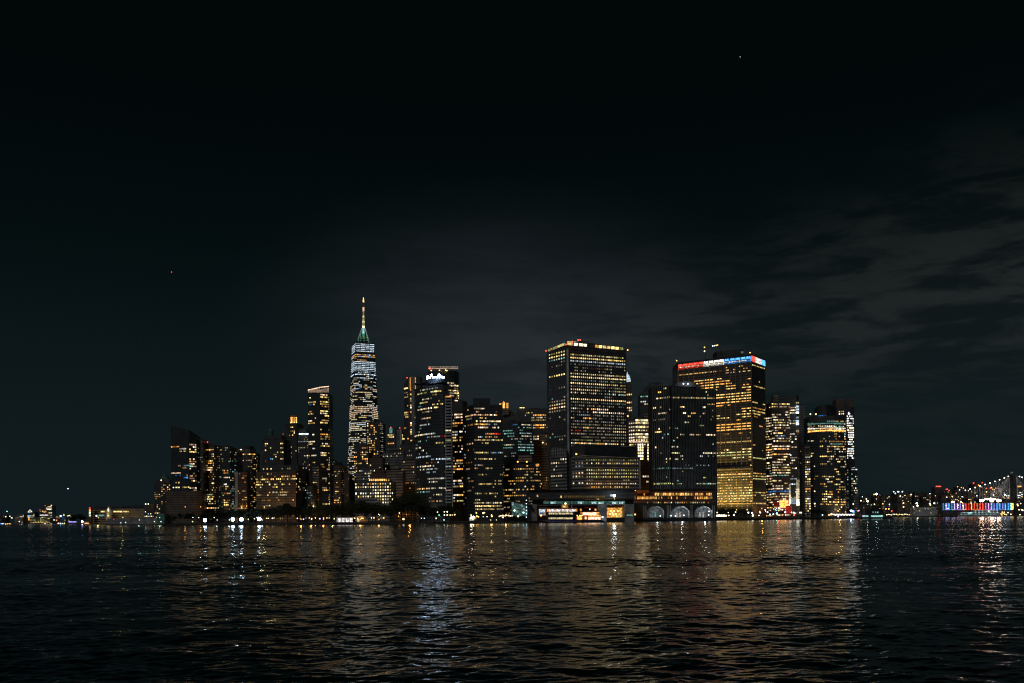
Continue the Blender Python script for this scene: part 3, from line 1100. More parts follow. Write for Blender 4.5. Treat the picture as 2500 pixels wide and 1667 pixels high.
    pts = arc(1044, 1120, 1432, 1432, 26, 8)
    f = t.block("wall", pts, 902, "dark_glass", depth=16)
    for i, ff in enumerate(f):
        if i >= 4:
            t.windows(ff, 3.9, 2.9, 2.0, 2.2, top=930, d=.30, pal="yywp", run=2.2, rv=.6, lv=(1, 2, 3),
                      bands=[(935, 1090, 1122, .9, "wy", 3), (943, 1106, 1122, .7, "y", 2), (950, 1095, 1122, .9, "wy", 3), (954, 1095, 1122, .9, "y", 3), (928, 1096, 1104, 1, "p", 2), (960, 1100, 1122, .6, "w", 2)])
        else:
            t.windows(ff, 3.9, 2.9, 2.0, 2.0, top=925, d=.04, pal="p")
    mb = MB()
    for y in (894.5, 898.5):
        pr = None
        for px, D in arc(1046, 1118, 1430, 1430, 26, 12):
            p = at(px, y, D)
            if pr is not None:
                mb.tube(pr, p, .3, .3, glow("p", 2), 5)
                if y < 895:
                    mb.tube(p, at(px, 902, D), .2, .2, "steel", 4)
            pr = p
    mb.build("roof_rail", t.root)
    for px, y in ((1053, 903), (1073, 902.5), (1088, 902), (1091, 903.4)):
        t.spot(px, y, 1402, .8, "y", 4, "roof_lamp")
    t.spot(1049, 898, 1408, 1.3, "r", 5)
    t.box("roof_mast", 1107.5, 1110.5, 891.5, 897, 1425, 3, "steel")
    t.done()


def curved_tower():
    D0 = 1110
    t = Tower("curved_tower", "curved dark glass tower with a dazzling white rooftop sign and pale ribbed strip", 1052, D0)
    pts = arc(1012, 1089, 1140, 1104, 16, 10)
    # the screen wall steps up behind the sign
    tops = [935 - 5 * math.sin(math.pi * i / 20) for i in range(11)]
    f = t.block("wall", pts, 937, "dark_glass", depth=26)
    B = [(945, 1020, 1043, .9, "po", 3), (952, 1022, 1070, .6, "w", 1), (957, 1020, 1040, .8, "yg", 2), (957, 1048, 1076, .98, "gy", 3), (963, 1052, 1066, .7, "y", 1), (972, 1033, 1054, .4, "w", 2),
         (981, 1025, 1044, .95, "gy", 2), (986, 1052, 1080, .5, "yw", 2), (995, 1018, 1068, .9, "wy", 3), (1003, 1030, 1056, .7, "wp", 2), (1018, 1027, 1052, .85, "py", 2), (1033, 1022, 1048, .6, "wc", 2),
         (1056, 1012, 1062, .88, "py", 3), (1062, 1014, 1088, .7, "ct", 2), (1068, 1074, 1088, .7, "r", 1), (1078, 1018, 1042, .5, "gt", 2), (1085, 1064, 1086, .9, "yg", 2), (1094, 1014, 1034, .8, "w", 3), (1117, 1014, 1096, .93, "c", 2),
         (1132, 1038, 1064, .5, "o", 1), (1139, 1026, 1064, .97, "pw", 3), (1147, 1026, 1066, .85, "cw", 2), (1170, 1044, 1090, .75, "wc", 2), (1177, 1046, 1070, .85, "w", 2), (1193, 1018, 1056, .95, "po", 3), (1193, 1056, 1088, .6, "w", 2), (1201, 1018, 1048, .7, "t", 2),
         (1208, 1056, 1088, .7, "wg", 2), (1224, 1044, 1084, .5, "yo", 2)]
    for i, ff in enumerate(f):
        a, b = pts[i][0], pts[i + 1][0]
        bs = []
        for (y, p0, p1, dn, cs, lv) in B:
            lo, hi = max(p0, a), min(p1, b)
            if hi > lo:
                # rows drop towards the ends because the facade curves away
                Dm = (pts[i][1] + pts[i + 1][1]) / 2
                yy = 1266 - (1266 - y) * 1108 / Dm
                bs.append((yy, lo, hi, dn, cs, lv))
        t.windows(ff, 3.9, 2.0, 1.6, 1.7, d=.07, pal="wcyt", run=2.5, rv=.9, lv=(0, 1, 2), bands=bs, skip=2)
    # crown screen and sign
    cs_ = arc(1040, 1089, 1118, 1102, 8, 6)
    t.block("crown_screen", cs_, 922, "dark_glass", depth=6, bottom=938)
    t.block("crown_panel", [(1013, 1142), (1042, 1122)], 927, "dark_glass", depth=6, bottom=938)
    bulbs = [(1043, 923, 7), (1043.5, 920, 7), (1044, 917, 7), (1046, 921, 7), (1047, 919, 7), (1050, 920, 7), (1051.5, 915, 6), (1053.5, 912.5, 6), (1055, 914.5, 6), (1056, 918, 6), (1052, 917, 6), (1057, 920, 6),
             (1059, 919.5, 5), (1062, 920, 5), (1065, 919.5, 5), (1068, 919.5, 5), (1070, 915, 6), (1072, 912.5, 6), (1073, 915.5, 6), (1075, 915, 6), (1073, 918.5, 6), (1077, 919.5, 5), (1080, 920, 5), (1082, 919, 5), (1084, 919.5, 5), (1079, 918, 5)]
    for px, py, lv in bulbs:
        mb = MB()
        p = at(px, py, 1098)
        mb.ball(p, .8 if lv == 7 else .6, glow("n", 6), 6)
        mb.build("sign_bulb", t.root)
    mb = MB()
    pr = None
    for px, D in arc(1041, 1087, 1099, 1099, 1, 8):
        p = at(px, 922.5, D)
        if pr is not None:
            mb.tube(pr, p, .3, .3, "steel", 5)
            mb.tube(p, p + Vector((0, 9, 0)), .18, .18, "steel", 4)
        pr = p
    mb.build("sign_frame", t.root)
    # ribbed concrete strip
    a0, a1 = 1087, 1102
    f = t.block("stair_shaft", [(a0, 1099), (a1, 1101)], 964, "black_metal", depth=14)
    mb = MB()
    for k in range(36):
        y0 = 966 + k * 7.35
        A, B_ = at(a0, y0 + 3.2, 1098.6), at(a1, y0, 1098.6)
        mb.box(((A.x + B_.x) / 2, 1098.4, (A.z + B_.z) / 2), (B_.x - A.x, .7, (B_.z - A.z)), "pale_concrete")
    for px in (a0, a1):
        A, B_ = at(px, 1240, 1098.4), at(px, 965, 1098.4)
        mb.box((B_.x, 1098.1, (A.z + B_.z) / 2), (.8, .9, B_.z - A.z), "pale_concrete")
    mb.build("balcony_rib", t.root)
    for y, h in ((965, "o"), (1048, "w"), (1072, "g"), (1117, "c"), (1194, "p"), (1136, "c")):
        t.box("shaft_window", a0 + 1, a1 - 1, y, y + 3, 1097.6, .5, glow(h, 2 if h in "ow" else 1))
    t.done()
    # block behind and to the right
    t = Tower("office_tower", "dark slab with a window grid, directly right of the pale ribbed strip", 1120, 1200)
    f = t.block("wall", [(1101, 1206), (1129, 1200), (1139, 1208)], 977, "dark_stone", depth=28)
    B = [(1010, 1103, 1128, .8, "yp", 3), (1018, 1112, 1128, .9, "p", 3), (1032, 1103, 1128, .95, "yo", 3), (1040, 1103, 1128, .5, "o", 2), (1053, 1104, 1128, .8, "cw", 3), (1067, 1104, 1128, .7, "yo", 3), (1075, 1104, 1128, .6, "y", 2),
         (1125, 1104, 1128, .9, "po", 3), (1133, 1104, 1128, .6, "w", 2), (1140, 1104, 1128, .5, "ow", 3), (1147, 1108, 1128, .9, "o", 3), (1169, 1108, 1128, .8, "p", 3), (1183, 1104, 1130, .9, "yo", 3), (1190, 1104, 1118, .9, "w", 2), (1205, 1102, 1130, .98, "pw", 3), (1211, 1102, 1130, .9, "ow", 3), (1220, 1104, 1130, .8, "yg", 2)]
    t.windows(f[0], 3.8, 2.3, 1.7, 1.9, d=.16, pal="ywpc", run=1.6, rv=.6, bands=B, skip=12)
    t.windows(f[1], 3.8, 2.3, 1.2, 1.6, d=.14, pal="wcy", lv=(1, 1, 2), run=1.5, skip=12)
    t.done()


KEEP[:] = [0.62, 0.5]
cluster_left()
KEEP[:] = [0.85, 0.3]
tallest()
cluster_mid()
curved_tower()


def cluster_right():
    # --- square glass tower with penthouse
    t = Tower("office_tower", "dark square tower with a box penthouse and warm broken rows of light", 1180, 1120)
    f = t.block("wall", [(1136, 1134), (1157, 1114), (1227, 1120)], 986, "dark_glass", depth=34)
    B = [(990, 1160, 1222, .8, "wy", 3), (997, 1157, 1180, .8, "wp", 2), (1012, 1154, 1175, 1, "po", 3), (1012, 1175, 1212, .8, "po", 2), (1013, 1196, 1211, .9, "p", 3), (1021, 1172, 1190, .8, "oy", 2), (1029, 1165, 1225, .93, "pyw", 3), (1036, 1150, 1190, .95, "yo", 3), (1037, 1190, 1214, .6, "c", 2), (1045, 1166, 1218, .9, "wp", 3),
         (1061, 1184, 1222, .9, "or", 2), (1068, 1184, 1222, .5, "yo", 2), (1076, 1156, 1226, .95, "wy", 2), (1084, 1172, 1190, .8, "wy", 2), (1100, 1155, 1228, .8, "cb", 2), (1107, 1158, 1190, .6, "y", 3), (1122, 1160, 1210, .8, "yp", 2), (1145, 1160, 1165, 1, "o", 2), (1178, 1157, 1225, .55, "y", 2), (1179, 1170, 1202, .98, "y", 2),
         (1203, 1160, 1175, .9, "gy", 2), (1219, 1140, 1172, .9, "yw", 2), (1226, 1158, 1225, .6, "yw", 2), (1234, 1155, 1222, .9, "yy", 3), (1241, 1165, 1222, .8, "yy", 2), (1200, 1168, 1190, .3, "y", 2)]
    t.windows(f[1], 3.85, 2.2, 1.6, 1.7, d=.12, pal="wypcy", run=2.2, rv=.9, lv=(0, 1, 2), bands=B, skip=3)
    t.windows(f[0], 3.85, 2.6, 1.8, 1.7, d=.12, pal="wop", run=2.0, rv=.7, lv=(0, 1, 2), bands=[(1018, 1136, 1156, .9, "op", 2), (1024, 1136, 1150, .6, "w", 1), (1147, 1138, 1146, .9, "p", 2)], skip=3)
    t.block("penthouse", [(1155, 1126), (1196, 1126)], 971, "black_metal", depth=16, bottom=987)
    t.done()
    # --- golden lantern tower behind
    t = Tower("stone_tower", "far tower with a steep dark roof and an orange floodlit lantern beside it", 1240, 1500)
    f = t.block("wall", [(1222, 1506), (1262, 1500)], 1012, "dark_stone", depth=30)
    mb = MB()
    a, b, c = at(1228, 1012, 1506), at(1262, 1012, 1504), at(1243, 997, 1515)
    mb.add([a, b, b + Vector((0, 20, 0)), a + Vector((0, 20, 0)), c], [(0, 1, 4), (1, 2, 4), (2, 3, 4), (3, 0, 4)], "dark_stone")
    mb.build("roof", t.root)
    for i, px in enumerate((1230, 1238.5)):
        t.box("lantern", px - 2.5, px + 2.5, 981 + i, 995, 1500, 4, glow("o", 3 - i))  # orange lighting of the stone lantern is put into its own glow
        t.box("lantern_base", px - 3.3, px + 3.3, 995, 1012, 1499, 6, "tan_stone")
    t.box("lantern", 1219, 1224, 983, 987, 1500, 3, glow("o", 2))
    t.spot(1229.5, 979.5, 1500, .8, "r", 4)
    t.done()
    # --- teal lit block
    t = Tower("office_building", "dark glass block ruled with teal-white rows, right of the box penthouse", 1262, 1250)
    f = t.block("wall", [(1226, 1256), (1264, 1248), (1302, 1256)], 1028, "dark_glass", depth=26)
    rows = [(1033, 1228, 1252, .9, "wt", 2), (1034, 1254, 1268, .4, "b", 2), (1049, 1228, 1250, .98, "t", 2), (1058, 1230, 1256, .8, "t", 2), (1064, 1240, 1258, .7, "t", 2), (1087, 1228, 1254, .95, "tw", 2), (1095, 1228, 1252, .98, "t", 2), (1111, 1230, 1256, .7, "w", 1), (1103, 1250, 1260, .5, "c", 1),
            (1136, 1228, 1240, .8, "ow", 2), (1145, 1228, 1240, .7, "o", 2)]
    rows2 = [(1035, 1272, 1296, .98, "w", 2), (1043, 1264, 1270, .5, "t", 1), (1057, 1268, 1298, .95, "ct", 2), (1065, 1272, 1298, .95, "cw", 2), (1080, 1264, 1276, .8, "t", 1), (1089, 1266, 1300, .9, "tc", 2), (1097, 1266, 1300, .97, "t", 2), (1075, 1276, 1298, .5, "g", 2), (1108, 1290, 1300, .8, "t", 2)]
    t.windows(f[0], 3.9, 2.3, 2.0, 1.5, d=.12, pal="twc", run=3, rv=.8, lv=(0, 1, 1), bands=rows, skip=2)
    t.windows(f[1], 3.9, 2.3, 2.0, 1.5, d=.16, pal="twc", run=3, rv=.8, lv=(0, 1, 1), bands=rows2, skip=2)
    t.done()
    # --- flat dark tower
    t = Tower("office_tower", "broad flat-roofed dark tower with warm rows, left of the gridded tower", 1300, 1350)
    f = t.block("wall", [(1262, 1352), (1345, 1346)], 995, "dark_stone", depth=30)
    B = [(1009, 1283, 1300, .7, "y", 2), (1010, 1303, 1332, .98, "o", 3), (1020, 1300, 1332, .8, "w", 2), (1027, 1300, 1330, .6, "y", 2), (1036, 1300, 1332, .97, "yo", 3), (1041, 1300, 1330, .9, "o", 3), (1061, 1302, 1316, .9, "y", 3), (1066, 1302, 1316, .9, "y", 3), (1013, 1265, 1282, .2, "c", 1)]
    t.windows(f[0], 3.7, 2.4, 1.6, 1.8, d=.12, pal="yow", top=1004, bot=1060, run=1.5, lv=(1, 2), bands=B, x0=.08)
    for px in (1270, 1273, 1277, 1279):
        t.spot(px, 994, 1348, .6, "y", 4, "roof_lamp")
    t.done()
    t = Tower("office_tower", "plain tan stone shaft touching the left edge of the gridded tower", 1320, 1300)
    f = t.block("wall", [(1301, 1304), (1331, 1298), (1345, 1304)], 1058, "tan_stone", depth=24)
    t.windows(f[0], 3.7, 3.0, 1.4, 1.8, d=.02, pal="y", bands=[(1062, 1302, 1316, 1, "yw", 3), (1068, 1302, 1316, .9, "yw", 3)])
    t.windows(f[1], 3.7, 3.0, 1.6, 2.0, d=.42, pal="yyo", lv=(1, 2, 2), run=2)
    t.spot(1325, 1079, 1295, .9, "y", 5, "wall_lamp")
    t.done()
    # --- low curved glass building
    t = Tower("office_building", "low curved glass building with wavy orange window rows under a floodlit brown roof box", 1275, 1150)
    pts = arc(1226, 1322, 1168, 1156, 16, 7)
    f = t.block("wall", pts, 1130, "dark_glass", depth=22)
    for i, ff in enumerate(f):
        t.windows(ff, 3.7, 2.3, 1.8, 1.6, d=.34, pal="oyyopw", run=2.6, rv=.7, lv=(1, 1, 2, 2), bands=[(1147, 1240, 1320, .7, "oy", 2), (1172, 1236, 1322, .7, "oy", 2), (1212, 1226, 1322, .8, "oy", 2)])
    t.box("roof_box", 1266, 1298, 1110, 1126, 1156, 14, "tan_stone")
    for px in (1264, 1286):
        t.spot(px, 1126, 1150, .9, "o", 5, "roof_lamp")
    t.box("lit_sign", 1298, 1316, 1131, 1137, 1147, 1, glow("o", 2))
    t.done()


def grid_tower():
    t = Tower("gridded_tower", "big square tower with a regular grid of glowing windows and red roof lights", 1435, 1040)
    D1, D2, D3 = 1068, 1040, 1072
    f = t.block("wall", [(1338, D1), (1383, D2), (1529, D3)], [852, 840, 852], "dark_stone", depth=40)
    left, right = f
    t.windows(left, 3.72, 4.0, 1.9, 1.6, x0=.015, x1=.93, top=862, bot=1094, d=.12, pal="wwt", run=1.3, rv=.7, lv=(0, 1, 1), bands=[
        (869, 1338, 1383, 1, "yg", 2), (877, 1338, 1383, 1, "y", 3), (884, 1338, 1383, 1, "wt", 2), (918, 1338, 1343, 1, "o", 3), (913, 1358, 1383, 1, "y", 3), (924, 1338, 1383, 1, "y", 3), (982, 1338, 1383, .9, "wg", 1),
        (990, 1338, 1383, .97, "yw", 2), (997, 1338, 1383, 1, "op", 3), (1003, 1338, 1383, .9, "w", 1), (1089, 1338, 1383, 1, "y", 3), (892, 1345, 1383, .5, "w", 1)])
    B = [(865, 1390, 1520, .97, "ywg", 2), (872, 1390, 1527, 1, "yy", 3), (880, 1390, 1527, 1, "cccw", 2), (888, 1390, 1527, .92, "cw", 1), (895, 1430, 1475, .6, "wr", 0), (902, 1400, 1500, .5, "w", 1), (909, 1390, 1527, .92, "yw", 2), (917, 1390, 1527, 1, "yyw", 3),
         (925, 1395, 1527, .9, "tg", 1), (933, 1390, 1485, 1, "yy", 3), (937, 1485, 1527, .9, "oyg", 2), (940, 1390, 1527, .95, "wgp", 1), (948, 1390, 1462, 1, "yyo", 3), (953, 1486, 1527, .7, "yw", 2), (956, 1390, 1462, .8, "wy", 2), (961, 1475, 1527, .8, "wt", 2),
         (972, 1390, 1527, .98, "yyo", 3), (980, 1390, 1460, .95, "g", 1), (988, 1390, 1500, .7, "ywp", 1), (995, 1390, 1410, .9, "w", 2), (996, 1435, 1482, .95, "po", 3), (1003, 1450, 1520, .9, "pw", 3), (1003, 1390, 1450, .6, "w", 1), (1011, 1390, 1527, .75, "wc", 1), (1019, 1390, 1400, 1, "y", 2), (1019, 1424, 1440, 1, "o", 3), (1021, 1440, 1527, .6, "w", 1),
         (1027, 1390, 1527, .7, "wc", 1), (1035, 1390, 1527, .8, "wy", 1), (1042, 1390, 1400, .8, "y", 2), (1042, 1424, 1438, 1, "oy", 3), (1043, 1460, 1527, .7, "wy", 2), (1050, 1390, 1415, .8, "ro", 2), (1053, 1496, 1527, .9, "oy", 3), (1050, 1440, 1500, .5, "w", 1), (1058, 1390, 1420, .95, "p", 2), (1060, 1420, 1527, .8, "w", 1), (1066, 1420, 1527, .85, "wy", 1), (1073, 1390, 1527, .85, "wg", 1), (1082, 1390, 1525, .97, "ywo", 3), (1090, 1390, 1500, .4, "w", 1)]
    t.windows(right, 3.62, 2.62, 1.2, 1.55, x0=.055, x1=.985, top=859, bot=1094, d=.38, pal="wgwty", run=2.0, rv=.5, lv=(0, 1, 1), bands=B)
    # lit mechanical floor under the roof
    n = 0
    for s0, s1, h, lv in ((0.01, .11, "y", 2), (.12, .19, "w", 3), (.205, .265, "w", 3), (.275, .335, "w", 3), (.47, .52, "o", 2), (.53, .59, "y", 3), (.60, .66, "y", 2), (.67, .73, "y", 2), (.74, .80, "y", 3), (.81, .87, "y", 3), (.88, .95, "g", 1)):
        z = right['z1'] + 2.6 - (s0 - .5) * 1.2
        t.pane(right, (s0 + s1) / 2, z - 1.5, (s1 - s0) * 74 * .95, 3.0, (h, lv))
    for k in range(7):
        t.pane(left, .06 + k * .13, left['z1'] - 1 + k * .4, 3.8, 2.6, ("y" if k % 2 else "g", 1 if k < 4 else 2))
    # corner pier
    mb = MB()
    a, b = at(1383, 850, D2 - .6), at(1391.5, 1245, D2 + .4)
    mb.box(((a.x + b.x) / 2, D2 + .4, (a.z + GZ) / 2), (b.x - a.x, 2.4, a.z - GZ), "pale_concrete")
    mb.build("corner_pier", t.root)
    # cornice, penthouse, beacons
    t.block("penthouse", [(1403, 1062), (1420, 1056), (1466, 1062)], [837, 833, 839], "black_metal", depth=14, bottom=862)
    for px, py, h in ((1333, 855, "r"), (1382, 839.5, "r"), (1397.5, 835, "r"), (1411.5, 831, "r"), (1416.5, 831, "r"), (1532.5, 853, "o")):
        t.spot(px, py, 1036, .75, h, 4)
    # podium
    f = t.block("podium_attic", [(1397, 1012), (1428, 1006), (1550, 1018)], [1086, 1083, 1090], "black_metal", depth=8)
    f = t.block("podium", [(1395, 1008), (1426, 1000), (1563, 1016)], [1117, 1112, 1117], "grey_stone", depth=12)
    t.windows(f[1], 3.72, 2.6, 1.15, 1.5, x0=.03, x1=.97, d=.45, pal="wgyw", lv=(0, 1, 1), run=2.5, rv=.4, top=1117, bot=1205, bands=[
        (1121, 1430, 1545, .85, "g", 1), (1128, 1485, 1505, 1, "yw", 3), (1128, 1430, 1545, .8, "yw", 2), (1144, 1430, 1540, .9, "yg", 2), (1152, 1430, 1560, .95, "gyw", 2), (1159, 1430, 1540, .95, "yg", 2), (1175, 1430, 1550, .95, "wpy", 2), (1191, 1430, 1530, .85, "yo", 2), (1199, 1515, 1555, .8, "wy", 3)])
    t.windows(f[0], 3.72, 3.6, 1.6, 1.8, x0=.03, x1=.97, d=.2, pal="wc", lv=(0, 1), run=2.5, rv=.4, top=1117, bot=1205, bands=[
        (1127, 1397, 1426, .9, "w", 1), (1152, 1397, 1426, .95, "yp", 2), (1159, 1397, 1426, .95, "yp", 2), (1176, 1397, 1426, .9, "w", 2)])
    mb = MB()
    for (pa, da), (pb, db) in (((1395, 1007), (1426, 999)), ((1426, 999), (1563, 1015))):
        mb.tube(at(pa, 1116 if pa == 1395 else 1111, da), at(pb, 1111 if pb == 1426 else 1117, db), .45, .45, "pale_concrete", 4)
    mb.tube(at(1397, 1086, 1011), at(1550, 1089, 1016), .3, .3, "pale_concrete", 4)
    a, b = at(1561, 1118, 1014), at(1563.5, 1200, 1014)
    mb.box(((a.x + b.x) / 2, 1014, (a.z + b.z) / 2), (1.2, 1.2, a.z - b.z), "pale_concrete")
    mb.build("cornice", t.root)
    f = t.block("podium_wing", [(1344, 1050), (1384, 1030)], 1093, "grey_stone", depth=12)
    t.windows(f[0], 3.72, 3.4, 1.5, 1.8, d=.03, top=1118, bot=1200, pal="w", bands=[(1130, 1345, 1383, .8, "w", 2), (1137, 1354, 1368, .8, "w", 1), (1146, 1350, 1354, 1, "w", 2), (1163, 1344, 1372, 1, "wp", 2), (1178, 1358, 1368, .8, "w", 2)])
    mb = MB()
    for k in range(9):
        px = 1348 + k * 4.2
        a, b = at(px, 1092 , 1046 - k * 2.0), at(px, 1114, 1046 - k * 2.0)
        mb.box((a.x, a.y - 1, (a.z + b.z) / 2), (.55, .6, a.z - b.z), "pale_concrete")
    mb.build("louvre", t.root)
    t.spot(1407, 1107, 1002, .9, "o", 5, "wall_lamp")
    t.done()


def cluster_right2():
    t = Tower("stone_tower", "slim brown tower with a white floodlit dome peeping out behind the big gridded tower", 1535, 1500)
    f = t.block("wall", [(1524, 1506), (1543, 1500)], 930, "brown_brick", depth=24)
    t.windows(f[0], 4.4, 3.0, 2.2, 2.6, x0=.3, d=.22, pal="oyp", run=1.5, lv=(1, 2, 3), bands=[(964, 1528, 1543, .9, "oy", 3), (982, 1528, 1543, .9, "op", 3), (1040, 1528, 1543, .7, "o", 2)])
    mb = MB()
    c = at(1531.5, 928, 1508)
    mb.lathe(c, [(5.5, -2), (5.2, 2), (4.4, 6), (2.8, 9.5), (.8, 11.6), (.15, 15)], glow("c", 2), 12)  # floodlight on the dome is given as emission of the dome itself
    mb.build("dome", t.root)
    t.done()
    # --- bright terrace-crowned tower
    t = Tower("stone_tower", "brown tower with brilliantly lit upper storeys between gridded and finned towers", 1565, 1260)
    f = t.block("wall", [(1536, 1270), (1554, 1262), (1594, 1266)], 1078, "brown_brick", depth=26)
    t.windows(f[1], 3.7, 2.4, 1.9, 2.3, d=.07, pal="w", lv=(1, 2), x0=.02, bands=[])
    for s in (.12, .24, .36, .70, .88):
        for r in range(6):
            t.pane(f[1], s, f[1]['z1'] - 3.5 - r * 3.9, 2.0, 2.6, ("w" if (r + int(s * 10)) % 4 else "y", 3))
    for k, y in enumerate((1128, 1136, 1146, 1155, 1163, 1172, 1181, 1190)):
        s, z = t.hit(f[0], 1546, y)
        t.pane(f[0], .6, z, 2.2, 2.2, ("o" if k % 3 else "p", 2 if k % 2 else 3))
    t.windows(f[0], 3.7, 2.6, 1.7, 2.0, d=.35, pal="yow", lv=(1, 2, 3), run=1.5, bot=1100)
    f = t.block("lit_storeys", [(1534, 1262), (1551, 1254), (1593, 1260)], [1022, 1020, 1022], "tan_stone", depth=22, bottom=1078)
    for r, y in enumerate((1024.5, 1031, 1040.5, 1049, 1058.5, 1066, 1073)):
        for k in range(7):
            s, z = t.hit(f[1], 1554, y)
            wide = r in (0, 1, 2, 4, 5)
            t.pane(f[1], (k + .5) / 7, z, 3.1 if wide else 1.8, 2.5 if r != 3 else 1.4, ("y" if (r + k) % 3 == 1 else "w", 3 if (r + k) % 4 == 0 else 2 if (r * 3 + k) % 5 else 1))
        if r > 0:
            for k in range(3):
                s, z = t.hit(f[0], 1541, y + 1)
                t.pane(f[0], (k + .6) / 3.4, z, 1.9, 1.7, ("w" if k else "p", 3 if r > 3 else 2))
    t.box("glowing_ledge", 1536, 1592, 1075.5, 1078.5, 1250, 2, glow("p", 2))  # light along the ledge is put in as a self-lit box
    t.block("roof_block", [(1573, 1270), (1592, 1270)], 1009, "tan_stone", depth=9, bottom=1023)
    t.block("roof_block", arc(1550, 1572, 1272, 1272, 5, 4), 1016, "dark_stone", depth=9, bottom=1023)
    t.done()
    # --- bevelled dark tower
    t = Tower("office_tower", "dark tower with a sloping shouldered roof and one white line, behind the finned tower", 1590, 1500)
    f = t.block("wall", [(1563, 1504), (1592, 1500), (1622, 1500)], 962, "dark_glass", depth=30)
    t.windows(f[0], 4.2, 3.0, 2.2, 1.9, d=.06, pal="cw", lv=(1, 1, 2), bands=[(965, 1563, 1592, 1, "wt", 2), (984, 1574, 1592, .5, "w", 2)], skip=.5)
    mb = MB()
    a, b, c, d = at(1563, 962, 1504), at(1622, 962, 1500), at(1617, 932, 1508), at(1588, 933, 1508)
    k = Vector((0, 22, 0))
    mb.add([a, b, c, d, a + k, b + k, c + k, d + k], [(0, 1, 2, 3), (5, 4, 7, 6), (3, 2, 6, 7), (0, 3, 7, 4), (1, 5, 6, 2)], "black_metal")
    mb.build("roof", t.root)
    t.done()


def finned_tower():
    t = Tower("finned_tower", "near-black tower striped by thin pale fins, left of the tricolour crown", 1670, 1100)
    A, B, C = (1592, 1112), (1637, 1094), (1748, 1106)
    f = t.block("wall", [A, B, C], [942, 939, 950], "black_metal", depth=34)
    L_, R_ = f
    t.windows(R_, 3.7, 2.05, 1.45, 1.6, d=.05, pal="wgyct", run=1.2, rv=.6, lv=(1, 2, 2), x0=.01, x1=.98, bands=[
        (949, 1672, 1722, .75, "cw", 3), (951, 1680, 1720, .8, "wc", 2), (971, 1637, 1748, .85, "yw", 2), (984, 1728, 1748, .85, "y", 2), (993, 1658, 1668, .8, "y", 3), (990, 1716, 1722, 1, "w", 3), (1009, 1668, 1675, 1, "w", 3), (1004, 1716, 1722, 1, "p", 2), (1009, 1688, 1698, 1, "o", 3), (1032, 1674, 1680, 1, "w", 2),
        (1034, 1708, 1716, .9, "g", 2), (1056, 1684, 1695, 1, "wp", 3), (1057, 1725, 1748, .8, "ypw", 3), (1062, 1660, 1670, 1, "wt", 2), (1063, 1700, 1710, .8, "y", 2), (1047, 1648, 1653, 1, "t", 2), (1105, 1640, 1660, .98, "yg", 3), (1107, 1718, 1748, .98, "w", 3), (1120, 1644, 1672, .55, "w", 3), (1113, 1690, 1748, .25, "c", 1),
        (1143, 1637, 1690, .8, "c", 1), (1138, 1668, 1740, .5, "c", 1), (1182, 1640, 1664, .8, "g", 2), (1183, 1702, 1748, .95, "wt", 2)])
    t.windows(L_, 3.7, 2.3, 1.5, 1.7, d=.05, pal="ywt", run=1.2, rv=.6, lv=(1, 2, 3), x0=.03, x1=.98, bands=[
        (953, 1604, 1620, .6, "op", 3), (974, 1606, 1636, .9, "yw", 2), (992, 1592, 1602, 1, "yg", 3), (1005, 1608, 1628, .95, "pw", 2), (1052, 1602, 1616, .8, "y", 3), (1068, 1596, 1620, .4, "tc", 3), (1146, 1594, 1636, .8, "t", 1), (1183, 1600, 1637, .95, "g", 2), (1028, 1594, 1622, .8, "w", 0)])
    mb = MB()
    for (p0, p1, n, st) in ((A, B, 10, 0), (B, C, 30, 1)):
        for k in range(n + 1):
            u = k / n
            px, D = p0[0] + (p1[0] - p0[0]) * u, p0[1] + (p1[1] - p0[1]) * u
            x = X(px, D, 940)
            zt = Zt(px, (936 if st == 0 else 942 + 8 * u), D)
            mb.box((x, D - .55, (zt + GZ) / 2), (.42, .7, zt - GZ), "concrete" if st == 0 else "dark_fin")
    mb.build("fin", t.root)
    # pale mechanical crown
    t.block("roof_drum", arc(1650, 1700, 1122, 1118, 7, 8), [938 - 8 * math.sin(math.pi * i / 8 * .8 + .3) for i in range(9)], "pale_concrete", depth=10, bottom=945)
    for px in (1668.5, 1679.5):
        t.spot(px, 935.5, 1108, .8, "c", 5, "roof_lamp")
    # lower lobby storeys
    t.done()


